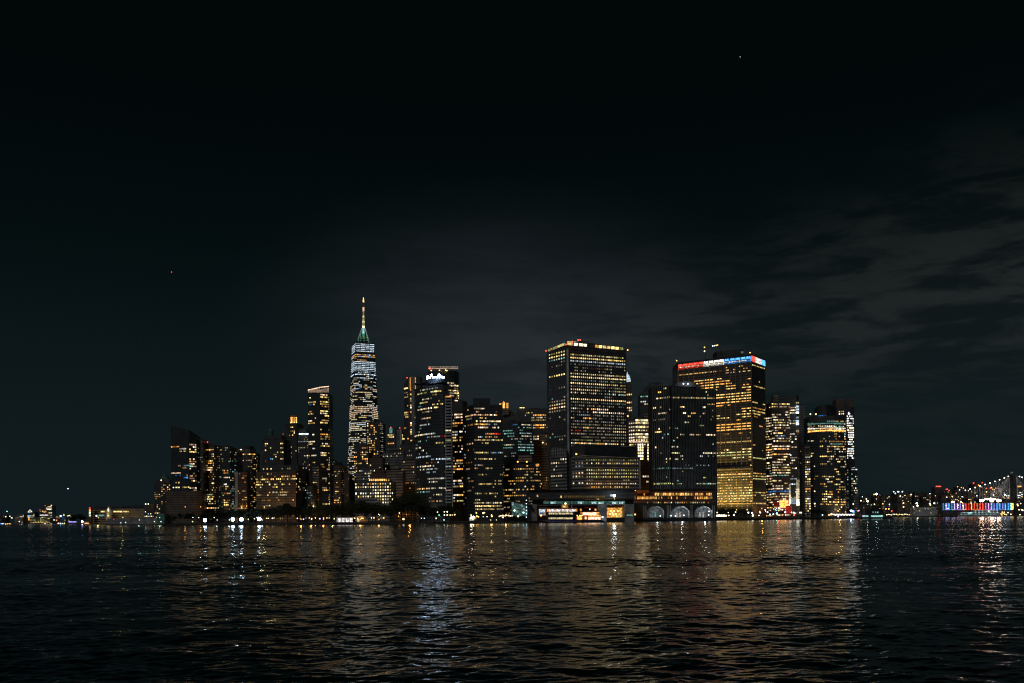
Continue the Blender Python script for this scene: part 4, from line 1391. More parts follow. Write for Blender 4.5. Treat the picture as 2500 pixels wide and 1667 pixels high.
def striped_tower():
    t = Tower("office_tower", "wide orange-windowed tower crowned by a band of red, white and blue panels", 1760, 1250)
    A, B, C = (1655, 1300), (1834, 1240), (1868, 1278)
    f = t.block("wall", [A, B, C], [886, 866, 880], "dark_stone", depth=46)
    L_, R_ = f
    n = 14
    cols = "rrrrrssssbbbbb"
    def zpx(face, px, y):
        return t.hit(face, px, y)
    for k in range(n):
        u = (k + .5) / n
        px = 1655 + 179 * u
        y = 889 - 20.5 * u
        s, z = zpx(L_, px, y + 4)
        t.pane(L_, u, z + 1.0, 6.2, 2.8, (cols[k], 3))
        mb = MB()
    for k in range(n):
        u = (k + .5) / n
        px = 1655 + 179 * u
        y = 889 - 20.5 * u
        s, z = zpx(L_, px, y + 4)
        t.pane(L_, u, z - 3.2, 5.2, 3.4, (cols[k], 1))
        t.pane(L_, u - .028, z - 2.4, .9, 5.0, (cols[k], 2))
        t.pane(L_, u + .028, z - 2.4, .9, 5.0, (cols[k], 2))
    for k, h in enumerate("rrsssbb"):
        u = (k + .5) / 7
        s, z = zpx(R_, 1834 + 34 * u, 868 + 13 * u + 5)
        t.pane(R_, u, z, 7.0, 7.4, (h, 3 if h != "s" else 2))
    Bd = [(900, 1655, 1834, .9, "yy", 3), (916, 1655, 1760, .9, "yo", 2), (910, 1765, 1830, .5, "yp", 2), (924, 1696, 1740, .85, "yo", 3), (932, 1696, 1740, .85, "oy", 3)]
    # main lattice: bays of windows grouped between piers
    for (y0, y1, d, pal, lv, rv) in ((893, 905, .92, "yyw", (2, 3), .1), (905, 930, .35, "yo", (1, 2), .9), (930, 1005, .66, "yoyo", (2, 3, 3), .5), (1005, 1040, .38, "yyo", (2, 3), .5), (1040, 1062, .9, "oyo", (3, 3), .2), (1062, 1082, .15, "yo", (1, 2), .5),
                                     (1082, 1100, .5, "yo", (2, 2), .6), (1100, 1145, .48, "gyy", (2, 2, 3), .6), (1158, 1240, .72, "yygo", (1, 2, 3), .4)):
        t.windows(L_, 3.75, 2.05, 1.5, 1.35, x0=.01, x1=.99, top=y0, bot=y1, d=d, pal=pal, lv=lv, rv=rv, run=3.5, bands=Bd if y0 < 950 else [])
        t.windows(R_, 3.75, 4.4, 2.8, 1.6, x0=.05, x1=.97, top=y0 - 8, bot=y1 - 8, d=d * (.5 if y0 < 1140 else .9), pal=pal, lv=(1, 2, 2), rv=.8, run=4)
    t.windows(L_, 3.75, 2.2, 1.6, 1.6, x0=.01, x1=.99, top=1158, bot=1166, d=.9, pal="oyw", lv=(3,), rv=.1)
    # projecting front piers and the ledge
    mb = MB()
    for k in range(n + 1):
        u = k / n
        px, D = A[0] + (B[0] - A[0]) * u, A[1] + (B[1] - A[1]) * u
        zt = Zt(px, 889 - 20 * u + 11, D)
        mb.box((X(px, D, 900), D - .7, (zt + GZ) / 2), (1.1, 1.3, zt - GZ), "tan_stone", math.atan2(-60, 100))
    mb.build("pier", t.root)
    for y, h in ((1146, 3.5), (1230, 2.0)):
        a, b = at(1655, y, 1298.8), at(1834, y, 1238.8)
        c = (a + b) / 2
        mb = MB()
        mb.box((c.x, c.y - .5, c.z), ((b - a).length, 1.2, h), "tan_stone", math.atan2(b.y - a.y, b.x - a.x))
        mb.build("ledge", t.root)
    # roof housing
    t.block("penthouse", [(1750, 1278), (1815, 1262)], [855, 850], "black_metal", depth=26, bottom=880)
    t.block("roof_parapet", [(1654, 1302), (1834, 1242.5), (1869, 1280)], [884, 862, 876], "black_metal", depth=40, bottom=888)
    for px, py, h in ((1652, 879, "o"), (1831, 859.5, "o"), (1720, 846.5, "o"), (1720, 856, "w")):
        t.spot(px, py, 1238, .8, h, 4)
    for px, h in ((1740, "c"), (1744, "c"), (1748.5, "y"), (1752, "o")):
        t.spot(px, 841 + (1752 - px) * .2, 1262, .7, h, 4, "crane_lamp")
    mb = MB()
    mb.tube(at(1720, 846, 1262), at(1724, 884, 1262), .3, .5, "black_metal", 5)
    mb.tube(at(1738, 843.4, 1263), at(1756, 839.8, 1263), .35, .35, "black_metal", 5)
    mb.tube(at(1754, 841, 1263), at(1764, 862, 1268), .4, .4, "black_metal", 5)
    mb.build("roof_mast", t.root)
    mb = MB()
    p = at(1812, 860, 1246)
    mb.lathe(p, [(.5, -1), (2.4, 1.5), (2.2, 1.7), (.2, -.4)], "white_paint", 10)
    mb.build("satellite_dish", t.root)
    t.done()


def cluster_east():
    # --- brightly lit tower with white strips
    t = Tower("office_tower", "bright tower with dense warm rows and a white vertical strip, red lobby screen below", 1910, 1330)
    f = t.block("wall", [(1867, 1338), (1884, 1326), (1928, 1330)], [990, 978, 980], "brown_brick", depth=30)
    f1 = f
    for ff in f:
        t.windows(ff, 3.85, 2.3, 1.9, 1.7, d=.62, pal="wypyw", run=4.5, rv=.55, lv=(1, 2, 3), bands=[(1020, 1867, 1880, .8, "yw", 3), (1062, 1868, 1940, .2, "b", 1), (1087, 1868, 1928, .95, "wp", 3), (1095, 1868, 1928, .95, "op", 3), (1109, 1868, 1928, .95, "wo", 3), (1143, 1868, 1928, .9, "yw", 2), (1157, 1868, 1928, .8, "tw", 2), (1192, 1868, 1928, .95, "pw", 3), (1201, 1868, 1928, .98, "b", 2), (1210, 1868, 1928, .8, "yp", 2)])
    f = t.block("east_wing", [(1900, 1336), (1944, 1328), (1950, 1334)], 963, "dark_glass", depth=26)
    t.windows(f[0], 3.85, 2.3, 1.9, 1.7, top=992, x0=.02, d=.45, pal="wwcp", run=5, rv=.7, lv=(1, 2, 3), bands=[(987, 1920, 1928, 1, "w", 3), (994, 1920, 1940, .8, "p", 2), (1000, 1900, 1942, .95, "p", 3), (1008, 1900, 1944, .95, "w", 3), (1028, 1900, 1944, .9, "c", 2), (1035, 1900, 1944, .95, "yw", 3)])
    for y0, y1, h, lv in ((980, 984, "w", 1), (988, 993, "c", 2), (996, 1000, "c", 2), (1003, 1008, "c", 3), (1016, 1020, "c", 1), (1024, 1029, "c", 2), (1030, 1036, "c", 3), (1049, 1053, "w", 1)):
        t.box("strip_window", 1944, 1950.5, y0, y1, 1322, 1.2, glow(h, lv))
    for k in range(12):
        y = 1170 + k * 5.3
        t.box("strip_window", 1944.5, 1951.5, y, y + 4.6, 1322, 1.2, glow("w", 1 if k < 4 else 2 if k < 9 else 3))
    for k in range(8):
        y = 1180 + k * 6.1
        t.box("strip_window", 1927, 1930.4, y, y + 5.4, 1321, 1.2, glow("w", 1 if k < 3 else 2 if k < 6 else 3))
    t.box("strip_window", 1932, 1944, 1214, 1229, 1324, 1, glow("c", 1))
    t.block("roof_tank", [(1887, 1340), (1900, 1336)], 963, "tan_stone", depth=12, bottom=984)
    t.spot(1947.5, 1226, 1316, 2.2, "c", 5, "floodlight")
    t.spot(1929.5, 1226, 1316, .9, "w", 5, "floodlight")
    # red lobby screen
    t.box("lobby_screen", 1904, 1924, 1220, 1238, 1308, 1.5, glow("o", 3))
    t.box("lobby_frame", 1903, 1925, 1218.5, 1240, 1309.6, 1.5, glow("r", 2))
    t.box("lobby_screen", 1919, 1933, 1233, 1252, 1300, 1.5, glow("r", 1))
    t.box("lobby_screen", 1889, 1903, 1224, 1236, 1310, 1.5, glow("r", 0))
    t.done()
    t = Tower("office_tower", "dim grey tower with small scattered lights between the two bright eastern towers", 1956, 1420)
    f = t.block("wall", [(1946, 1424), (1966, 1420)], 990, "grey_stone", depth=20)
    t.windows(f[0], 3.7, 2.6, 1.2, 1.4, top=1040, d=.16, pal="ywt", lv=(1, 1, 2), run=1.3)
    t.done()
    t = Tower("apartment_tower", "narrow pale framed tower packed with yellow windows, left of the ringed tower", 1972, 1340)
    f = t.block("wall", [(1965, 1344), (1978, 1340)], 1086, "tan_stone", depth=16)
    t.windows(f[0], 3.6, 2.4, 1.8, 1.9, top=1106, d=.75, pal="yywoc", lv=(2, 2, 3), run=3, rv=.3)
    t.box("roof_frame", 1966.5, 1976.5, 1093, 1101, 1338.6, .8, "black_metal")
    t.done()
    # --- curved tower with rings
    t = Tower("curved_tower", "dark curved tower wrapped near its top by teal, white and orange rings of light", 2016, 1360)
    pts = arc(1972, 2064, 1380, 1362, 16, 8)
    f = t.block("wall", pts, 1012, "dark_glass", depth=20)
    for i, ff in enumerate(f):
        right = i >= 3
        yy = lambda y: 1262 - (1262 - y) * 1358 / ((pts[i][1] + pts[i + 1][1]) / 2)
        t.windows(ff, 3.75, 2.2, 1.7, 1.7, top=1024, d=.30 if right else .07, pal="yyoww", run=2.0, rv=.6, lv=(1, 2, 2, 3), bands=[
            (yy(1032), 1970, 2066, .95, "t", 1), (yy(1039), 1970, 2066, .45, "yt", 2), (yy(1044), 1970, 2066, .98, "sw", 3), (yy(1050), 1970, 2066, 1, "o", 3), (yy(1074), 1972, 1984, .9, "cw", 3),
            (yy(1077), 2026, 2064, .95, "o", 2), (yy(1083), 2030, 2056, .9, "t", 2), (yy(1089), 2026, 2066, .95, "yo", 3), (yy(1100), 2030, 2064, .6, "w", 2), (yy(1110), 2004, 2020, .9, "yo", 3), (yy(1122), 2040, 2060, .9, "w", 2), (yy(1163), 2006, 2026, .9, "y", 3), (yy(1200), 2006, 2032, .9, "oy", 3), (yy(1207), 2006, 2032, .9, "oy", 3), (yy(1215), 2006, 2032, .9, "wy", 3), (yy(1225), 2006, 2060, .9, "oy", 3), (yy(1232), 2006, 2060, .8, "oy", 3)])
    for i, ff in enumerate(f):
        Dm = (pts[i][1] + pts[i + 1][1]) / 2
        ln = math.hypot(ff['b'][0] - ff['a'][0], ff['b'][1] - ff['a'][1])
        for y, h, lv, hh in ((1032.5, "t", 1, 1.2), (1044, "w", 2, 1.3), (1050, "o", 3, 2.0)):
            s, z = t.hit(ff, (pts[i][0] + pts[i + 1][0]) / 2, y + (Dm - 1358) * .16)
            t.pane(ff, .5, z, ln * .97, hh, (h, lv))
    t.block("dome", arc(1995, 2038, 1372, 1372, 10, 6), [994, 990, 988, 987, 987, 990, 995], "black_metal", depth=12, bottom=1014)
    for px in (1978.5, 1992):
        t.spot(px, 1009.5, 1352, .9, "y", 5, "roof_lamp")
    t.box("roof_sign", 1998, 2018, 1012, 1014.5, 1357, 1, glow("b", 1))
    t.done()
    # --- rightmost tower with the bright strip
    t = Tower("apartment_tower", "rightmost tall tower, its right edge a shimmering column of white windows", 2063, 1450)
    f = t.block("wall", [(2042, 1456), (2066, 1448), (2086, 1452)], 992, "dark_stone", depth=26)
    t.windows(f[0], 3.7, 2.6, 1.6, 1.8, d=.08, pal="wyp", lv=(1, 2), bands=[(1002, 2046, 2058, 1, "yp", 3), (1008, 2046, 2058, 1, "wp", 3), (992, 2050, 2058, .8, "p", 2)])
    t.windows(f[1], 3.7, 2.1, 1.6, 2.0, x0=.05, x1=.9, top=1006, bot=1124, d=.92, pal="sswsc", lv=(3, 3, 3), run=2, rv=.2)
    t.windows(f[1], 3.7, 2.1, 1.6, 2.0, x0=.35, x1=.98, top=1138, d=.86, pal="swscp", lv=(2, 3, 3), run=2, rv=.2)
    t.windows(f[1], 3.7, 2.1, 1.3, 1.6, x0=0, x1=.2, top=1138, d=.55, pal="tc", lv=(1, 2, 2), run=2, rv=.2)
    t.block("upper_block", [(2041, 1462), (2084, 1456)], 972, "brown_brick", depth=16, bottom=994)
    f = t.block("lower_wing", [(2078, 1444), (2093, 1448)], 1140, "dark_stone", depth=12)
    t.windows(f[0], 3.7, 2.1, 1.4, 1.8, d=.62, pal="wscwt", lv=(1, 2, 3), run=2, rv=.2)
    t.spot(2072, 1006, 1440, 1.0, "v", 5, "roof_lamp")
    t.done()
    t = Tower("apartment_building", "small dim block dotted with teal lights at the foot of the rightmost tall tower", 2092, 1400)
    f = t.block("wall", [(2084, 1404), (2096, 1400)], 1206, "grey_stone", depth=12)
    t.windows(f[0], 3.6, 2.4, 1.3, 1.5, d=.2, pal="ty", lv=(1, 2), run=1.2)
    t.done()


KEEP[0] = 0.8
cluster_right()
KEEP[:] = [1.0, 0.0]
grid_tower()
cluster_right2()
finned_tower()
striped_tower()
KEEP[:] = [0.85, 0.35]
cluster_east()
KEEP[:] = [1.0, 0.0]


# ================================================================== waterfront buildings
def terminal():
    t = Tower("ferry_terminal", "long dark ferry terminal with a teal-lit glass gallery and open boat slips", 1420, 935)
    r = t.root
    D = 935

    def bx(part, x0, x1, y0, y1, D_, dp, mat):
        return t.box(part, x0, x1, y0, y1, D_, dp, mat)
    bx("upper_wall", 1294, 1548, 1194, 1218, D + 14, 24, "dark_stone")
    bx("roof", 1290, 1550, 1192, 1195, D + 10, 34, "roofing")
    bx("gallery_floor", 1294, 1546, 1229, 1233, D + 2, 22, "concrete")
    bx("back_wall", 1300, 1546, 1218, 1274, D + 28, 4, "black_metal")
    n = 12
    lv = [1, 2, 1, 1, 1, 2, 1, 2, 2, 1, 2, 2]
    for k in range(n):
        x0 = 1326 + k * 16.7
        bx("gallery_window", x0 + .6, x0 + 15.6, 1222, 1228.6, D + 12, .4, glow("t", max(0, lv[k] - 1)))
        if lv[k] == 2:
            bx("gallery_window", x0 + 2, x0 + 11, 1225, 1228, D + 11.4, .3, glow("c", 2))
    mb = MB()
    for k in range(n + 1):
        x0 = 1326 + k * 16.7
        a = at(x0, 1221, D + 11)
        b = at(x0, 1230, D + 11)
        mb.box((a.x, D + 11, (a.z + b.z) / 2), (.35, .6, a.z - b.z), "black_metal")
    mb.build("mullion", r)
    for x0, y, h, l in ((1312, 1209, "y", 2), (1370, 1211, "y", 2), (1492, 1208, "c", 2)):
        bx("window", x0 - 1.6, x0 + 1.6, y - 2.4, y + 2.4, D + 13.6, .3, glow(h, l))
    for k in range(22):
        bx("window", 1378 + k * 4.6, 1380.6 + k * 4.6, 1208.5, 1213, D + 13.6, .3, glow("y", 0))
    # slip walls
    for x0, x1, m in ((1294, 1311, "concrete"), (1460, 1481, "pale_concrete"), (1526, 1548, "concrete")):
        bx("slip_wall", x0, x1, 1229, 1274, D, 26, m)
    # warm lit interior of the right slip
    bx("slip_interior", 1482, 1524, 1238, 1262, D + 24, .5, glow("o", 2))
    bx("slip_interior", 1503, 1516, 1252, 1261, D + 23, .4, glow("y", 2))
    for px, py in ((1492, 1246), (1499, 1246), (1508, 1246), (1489, 1253), (1495, 1251), (1497, 1255), (1503, 1253)):
        t.spot(px, py, D + 20, .75, "y", 4, "slip_lamp")
    bx("slip_deck", 1481, 1526, 1262, 1273, D + 2, 22, "black_metal")
    # left slip with screen
    bx("slip_interior", 1316, 1332, 1241, 1257, D + 18, .5, glow("p", 1))
    bx("information_screen", 1317, 1330, 1242, 1249, D + 17, .4, glow("c", 2))
    bx("information_screen", 1318, 1327, 1250, 1255, D + 17, .4, glow("b", 1))
    bx("slip_frame", 1312, 1340, 1235, 1240, D + 4, 4, "brown_brick")
    t.spot(1321, 1257, D + 8, .9, "o", 5, "slip_lamp")
    t.spot(1499.5, 1208.5, D - 2, 1.3, "c", 6, "floodlight")
    for k in range(10):
        bx("kiosk_window", 1531 + k * 1.3, 1532 + k * 1.3, 1255, 1258, D - .5, .3, glow("t", 1 if k % 3 else 2))
    t.done()
    # glass pavilion with blue light
    t = Tower("glass_hall", "blue-lit glass entrance hall with a slanting roof left of the ferry terminal", 1268, 925)
    mb = MB()
    pl = [at(1249, 1272, 925), at(1288, 1272, 925), at(1288, 1233, 925), at(1249, 1224, 925)]
    k = Vector((0, 24, 0))
    mb.add([p for p in pl] + [p + k for p in pl], [(5, 4, 7, 6), (0, 4, 5, 1), (1, 5, 6, 2), (4, 0, 3, 7)], "black_metal")
    mb.build("wall", t.root)
    mb = MB()
    up = [Vector((0, 0, .2)), Vector((0, 0, 1.6))]
    a, b = pl[3] + Vector((-3, -2, 0)), pl[2] + Vector((4, -2, 0))
    mb.add([a + up[0], b + up[0], b + up[1], a + up[1], a + up[0] + k, b + up[0] + k, b + up[1] + k, a + up[1] + k],
           [(0, 1, 2, 3), (5, 4, 7, 6), (0, 4, 5, 1), (3, 2, 6, 7), (0, 3, 7, 4), (1, 5, 6, 2)], "dark_stone")
    mb.build("roof", t.root)
    for i in range(7):
        for j in range(4):
            x0 = 1249.5 + i * 5.5
            yt = 1224.8 + (x0 - 1249) * .24
            y0 = yt + (1259 - yt) * j / 4
            y1 = yt + (1259 - yt) * (j + 1) / 4 - .6
            c = "c" if (i + j) % 3 == 0 else "b"
            t.box("pane", x0, x0 + 5.0, y0, y1, 925.5, .4, glow("t" if c == "b" else "c", 0 if (i * 3 + j) % 4 else 1))
    for px, py, h in ((1256, 1245, "w"), (1278, 1250, "t")):
        t.spot(px, py, 922, .9, h, 5, "wall_lamp")
    for j in range(6):
        t.spot(1285, 1220 + j * 8.2, 920, .42, "c", 4, "edge_lamp")
    t.done()
    # arched maritime building
    t = Tower("arched_terminal", "old ferry building with three tall lit arches below rows of orange windows", 1650, 1000)
    D = 1000
    tt = t
    tt.box("roof", 1545, 1752, 1191, 1195, D + 2, 30, "roofing")
    tt.box("upper_wall", 1548, 1748, 1195, 1228, D + 4, 26, "red_brick")
    tt.box("roof_gable", 1556, 1584, 1195, 1203, D, 3, "orange_paint")
    # facade with arches
    mb = MB()
    zt, zb = Zt(1650, 1228, D), Zt(1650, 1262, D)
    cen = [(1600, 21), (1661, 22), (1717, 21)]
    xs0, xs1 = at(1548, 1240, D).x, at(1748, 1240, D).x
    prev = xs0
    for cx, w in cen:
        c = at(cx, 1240, D).x
        hw = w / FPX * D
        cnt = 14
        zs = Zt(cx, 1250, D)
        pts = [(c - hw * math.cos(math.pi * i / cnt), zs + (Zt(cx, 1234, D) - zs) * math.sin(math.pi * i / cnt)) for i in range(cnt + 1)]
        mb.add([(prev, D, GZ), (c - hw, D, GZ), (c - hw, D, zt), (prev, D, zt)], [(0, 1, 2, 3)], "arcade_paint")
        for i in range(cnt):
            (xa, za), (xb, zb_) = pts[i], pts[i + 1]
            mb.add([(xa, D, za), (xb, D, zb_), (xb, D, zt), (xa, D, zt)], [(0, 1, 2, 3)], "arcade_paint")
            mb.add([(xa, D, za), (xb, D, zb_), (xb, D + 5, zb_), (xa, D + 5, za)], [(0, 1, 2, 3)], "pale_concrete")
        mb.add([(c - hw, D, GZ), (c - hw, D, zs), (c - hw, D + 5, zs), (c - hw, D + 5, GZ)], [(0, 1, 2, 3)], "pale_concrete")
        mb.add([(c + hw, D, GZ), (c + hw, D, zs), (c + hw, D + 5, zs), (c + hw, D + 5, GZ)], [(0, 1, 2, 3)], "pale_concrete")
        prev = c + hw
        for ring in (1, 2):                                  # receding ribs of the vault
            ra = MB()
            q = [(c + ring * 2.2 - hw * .86 * math.cos(math.pi * i / cnt), zs + (Zt(cx, 1236, D) - zs) * math.sin(math.pi * i / cnt)) for i in range(cnt + 1)]
            for i in range(cnt):
                ra.tube((q[i][0], D + 4 + ring * 5, q[i][1]), (q[i + 1][0], D + 4 + ring * 5, q[i + 1][1]), .35, .35, "pale_concrete", 5)
            ra.build("arch_rib", t.root)
        tt.box("arch_window", cx - w * .8 + 3, cx + w * .35, 1240, 1262, D + 19, .4, glow("c", 0))
        for i in range(4):
            tt.box("arch_window", cx - w * .7 + 5 + i * 4, cx - w * .7 + 8.4 + i * 4, 1248, 1261, D + 18, .3, glow("s" if cx > 1610 else "t", 0 if i % 2 else 1) if cx > 1610 or i > 1 else glow("c", 0))
        ld = bpy.data.lights.new("vault_light", 'POINT')
        ld.energy = 1500 if cx > 1610 else 700
        ld.color = (.85, .95, 1.0)
        ld.shadow_soft_size = .8
        lo = bpy.data.objects.new("vault_light", ld)
        lo.location = Vector((c + 3, D + 6, zs + 1)) - t.root.location
        lo.parent = t.root
        COL.objects.link(lo)
    mb.add([(prev, D, GZ), (xs1, D, GZ), (xs1, D, zt), (prev, D, zt)], [(0, 1, 2, 3)], "arcade_paint")
    mb.build("arcade", t.root)
    tt.box("back_wall", 1548, 1748, 1228, 1262, D + 20, 3, "concrete")
    mb = MB()
    for px in (1572, 1577, 1629, 1633, 1637, 1687, 1690, 1740, 1744):
        a = at(px, 1232, D - 1)
        mb.tube((a.x, D - 1, GZ), (a.x, D - 1, a.z), .45, .4, "pale_concrete", 8)
    mb.build("column", t.root)
    rg = random.Random(3)
    for row, (y0, y1) in enumerate(((1202, 1208), (1211, 1217))):
        px = 1550 if row else 1572
        while px < 1738:
            on = rg.random() < (.95 if (row and px < 1602) or (row == 0 and 1600 < px < 1716) or (row and px > 1710) else .38)
            if on:
                tt.box("window", px, px + 1.7, y0, y1, D + 3.4, .4, glow("o" if rg.random() < .75 else "y", rg.choice((1, 2, 2, 3))))
            px += 3.4
    for k in range(30):
        if rg.random() < .7:
            tt.box("window", 1580 + k * 5.3, 1582 + k * 5.3, 1224, 1227, D + 3.4, .4, glow(rg.choice("yogw"), rg.choice((1, 1, 2))))
    for px, py in ((1612, 1258), (1638.5, 1257.5), (1649, 1258), (1669.5, 1256.5), (1731, 1247), (1730, 1256)):
        t.spot(px, py, D - 4, .6, "c", 5, "quay_lamp")
    tt.box("quay", 1545, 1750, 1262, 1274, D - 6, 8, "black_metal")
    t.spot(1550.5, 1254.5, D - 6, .8, "o", 5, "quay_lamp")
    t.done()


def low_west():
    # long low building with the pointed lit porch
    t = Tower("museum_building", "long low building with a flat roof, yellow windows and a pointed floodlit porch", 300, 1600)
    t.block("wall", [(223, 1606), (380, 1596)], 1239, "tan_stone", depth=30)
    t.block("upper_wing", [(304, 1610), (372, 1606)], 1233, "black_metal", depth=20, bottom=1240)
    t.block("west_wing", [(230, 1610), (300, 1606)], 1235, "black_metal", depth=16, bottom=1240)
    rg = random.Random(11)
    for x0, x1 in ((246, 256), (277, 296), (301, 312)):
        k = x0
        while k < x1:
            t.box("window", k, k + 2.2, 1246, 1249, 1594, .4, glow("y", rg.choice((2, 2, 3))))
            k += 2.7
    t.box("window", 240, 254, 1255, 1259, 1594, .4, glow("t", 1))
    mb = MB()
    a, b, c = at(258, 1268, 1588), at(270.5, 1268, 1588), at(264.2, 1234, 1588)
    am, bm = at(258.6, 1246, 1588), at(270, 1246, 1588)
    k = Vector((0, 6, 0))
    mb.add([a, b, bm, c, am, a + k, b + k, bm + k, c + k, am + k], [(0, 1, 2, 3, 4), (6, 5, 9, 8, 7), (4, 3, 8, 9), (3, 2, 7, 8), (0, 4, 9, 5), (1, 6, 7, 2)], "pale_concrete")
    mb.build("porch", t.root)
    mb = MB()
    p = [at(261.5, 1262, 1587.5), at(267, 1262, 1587.5), at(267, 1250, 1587.5), at(264.2, 1241, 1587.5), at(261.5, 1250, 1587.5)]
    mb.add(p, [(0, 1, 2, 3, 4)], glow("y", 1))
    mb.build("porch_window", t.root)
    t.box("porch_lamp", 263, 265.6, 1240, 1247, 1586.5, .5, glow("w", 3))
    t.box("porch_lamp", 262.6, 266, 1256, 1259, 1586.5, .5, glow("y", 3))
    t.spot(235.5, 1258, 1570, 1.2, "c", 5, "wall_lamp")
    t.done()
    t = Tower("clock_tower", "thin tower of red and white lights at the left end of the long low building", 219, 1590)
    t.block("wall", [(216.5, 1592), (222, 1590)], 1237, "red_brick", depth=5)
    for y, h in ((1239, "r"), (1244, "o"), (1249, "w"), (1253, "t"), (1258, "w")):
        t.box("window", 217.4, 221, y - 1.4, y + 1, 1589, .4, glow(h, 3))
    t.done()
    # round fort wall
    t = Tower("seawall_fort", "long low pale stone fort wall at the water's edge, left of the park", 340, 1390)
    t.block("wall", [(262, 1500), (300, 1440), (384, 1395), (406, 1420)], 1262.5, "concrete", depth=24)
    t.block("wall_annex", [(384, 1380), (401, 1376)], 1253, "green_copper", depth=14)
    for px, py, h, lv in ((278, 1266, "r", 3), (295, 1275, "c", 4), (307, 1274, "c", 4), (377, 1272, "w", 4), (393, 1272, "c", 4), (362, 1253, "b", 5), (368, 1253, "y", 4), (355, 1248, "w", 4)):
        t.spot(px, py, 1365, .55, h, lv, "wall_lamp")
    t.done()
    t = Tower("apartment_building", "low dark block with blue and white roof lamps left of the pyramid-roofed tower", 372, 1560)
    f = t.block("wall", [(352, 1564), (376, 1560)], 1229, "brown_brick", depth=16)
    t.windows(f[0], 3.6, 3.0, 1.5, 1.7, d=.15, pal="wp", lv=(1, 2, 3))
    for px, h in ((355.5, "c"), (362, "y"), (389, "w")):
        t.spot(px, 1229, 1552, .9, h, 5, "roof_lamp")
    t.done()
    # far shore
    specs = [
        ("white-striped low building on the far left shore", 38, 58, 1254, "grey_stone", "w", .75, (2,), 3900),
        ("glass block under a lit triangular roof truss on the far shore", 66, 84, 1249, "dark_glass", "wtc", .4, (1, 2), 3850),
        ("tall stepped far block with red roof lights and white band", 97, 113, 1241, "dark_stone", "woyt", .4, (1, 2, 3), 3860),
        ("taller right half of the stepped far block, orange lamp on top", 113, 127, 1233, "dark_stone", "wcoy", .42, (1, 2, 3), 3870),
        ("low yellow-lit shed in front of the stepped far blocks", 74, 122, 1262, "tan_stone", "gy", .5, (1, 2), 3800),
        ("small far block with scattered lights beside the stepped blocks", 128, 142, 1258, "dark_stone", "wyo", .3, (1, 2), 3900),
        ("far low block with one blue lamp on its roof", 143, 160, 1260, "dark_stone", "oyw", .25, (2, 3), 3900),
        ("narrow far building with green-yellow lamps near the tree clump", 162, 174, 1257, "dark_stone", "gy", .3, (2,), 3900),
        ("dark hump of a building at the left frame edge", 0, 13, 1256, "dark_stone", "w", .05, (1,), 3900),
        ("faint grey storage hall on the far shore", 36, 56, 1262, "grey_stone", "w", .05, (1,), 3780),
    ]
    for lab, a, b, y, wall, pal, d, lv, D in specs:
        t = Tower("far_building", lab, (a + b) / 2, D)
        f = t.block("wall", [(a, D + 4), (b, D)], y, wall, depth=30)
        t.windows(f[0], 5.2, 4.6, 3.6, 3.0, d=d, pal=pal, lv=lv, run=2.0, rv=.5, skip=2)
        if a == 66:
            mb = MB()
            p, q, s = at(68, 1249, D - 3), at(78, 1248, D - 3), at(73.5, 1243, D - 3)
            for u, v in ((p, s), (s, q), (p, q)):
                mb.tube(u, v, .8, .8, glow("y" if v is not q else "c", 3), 5)
            mb.build("roof_truss", t.root)
            t.spot(70, 1258, D - 8, 1.8, "b", 5, "lamp")
            t.box("lit_column", 69.5, 71.2, 1260, 1269, D - 10, 1, glow("o", 3))
            t.box("lit_column", 77.5, 78.8, 1262, 1269, D - 10, 1, glow("o", 3))
        if a == 113:
            t.spot(125.5, 1232.5, D - 5, 2.2, "o", 5)
            t.spot(110, 1233, D - 5, 1.2, "r", 4)
            t.box("light_band", 112, 124, 1240.6, 1243, D - 2, 1, glow("w", 3))
        if a == 97:
            t.box("light_band", 97.5, 117, 1255, 1257.5, D - 14, 1, glow("s", 2))
            t.spot(97.5, 1243, D - 5, 1.2, "r", 4)
            t.spot(108, 1249, D - 5, 1.2, "r", 4)
        if a == 143:
            t.spot(148.5, 1258, D - 8, 2.2, "b", 6, "lamp")
            t.spot(147, 1258, D - 8, 1.8, "c", 5, "lamp")
        t.done()
    # orange lit pier
    t = Tower("lit_pier", "low sloping pier strung with orange lights near the far left shore", 232, 2280)
    t.block("wall", [(205, 2300), (257, 2050)], 1271, "concrete", depth=12, bottom=1279)
    rg = random.Random(4)
    for k in range(26):
        px = 207 + k * 1.9
        y = 1276.5 - (px - 207) * .085 + rg.uniform(-.7, .7)
        t.spot(px, y, 2040, .7, rg.choice("oyoyp"), rg.choice((3, 4)), "pier_lamp")
    t.done()


terminal()
low_west()


# ================================================================== park
def build_park():
    # lit white tent and gabled pavilion
    t = Tower("event_tent", "long white glowing tent at the water's edge under the park trees", 842, 945)
    for k in range(12):
        t.box("wall_panel", 822 + k * 3.25, 824.9 + k * 3.25, 1263.5, 1273, 945, .4, glow("s", 2 if k % 3 else 1))
    t.box("roof", 820, 863, 1261, 1263.4, 943, 10, "white_paint")
    t.done()
    t = Tower("pavilion", "small gabled pavilion lit warm, just right of the white tent", 883, 945)
    mb = MB()
    a, b, c = at(866, 1262, 945), at(900, 1266, 945), at(883, 1256, 945)
    k = Vector((0, 12, 0))
    mb.add([a, b, c, a + k, b + k, c + k], [(0, 1, 2), (3, 5, 4), (0, 2, 5, 3), (1, 4, 5, 2)], "tan_stone")
    mb.build("roof", t.root)
    t.box("wall", 868, 898, 1264, 1274, 948, 8, "tan_stone")
    t.box("doorway", 872, 877, 1265, 1272, 947.5, .3, glow("w", 2))
    for px in (873, 883, 886):
        t.spot(px, 1264, 943, .5, "y", 5, "wall_lamp")
    t.done()


build_park()


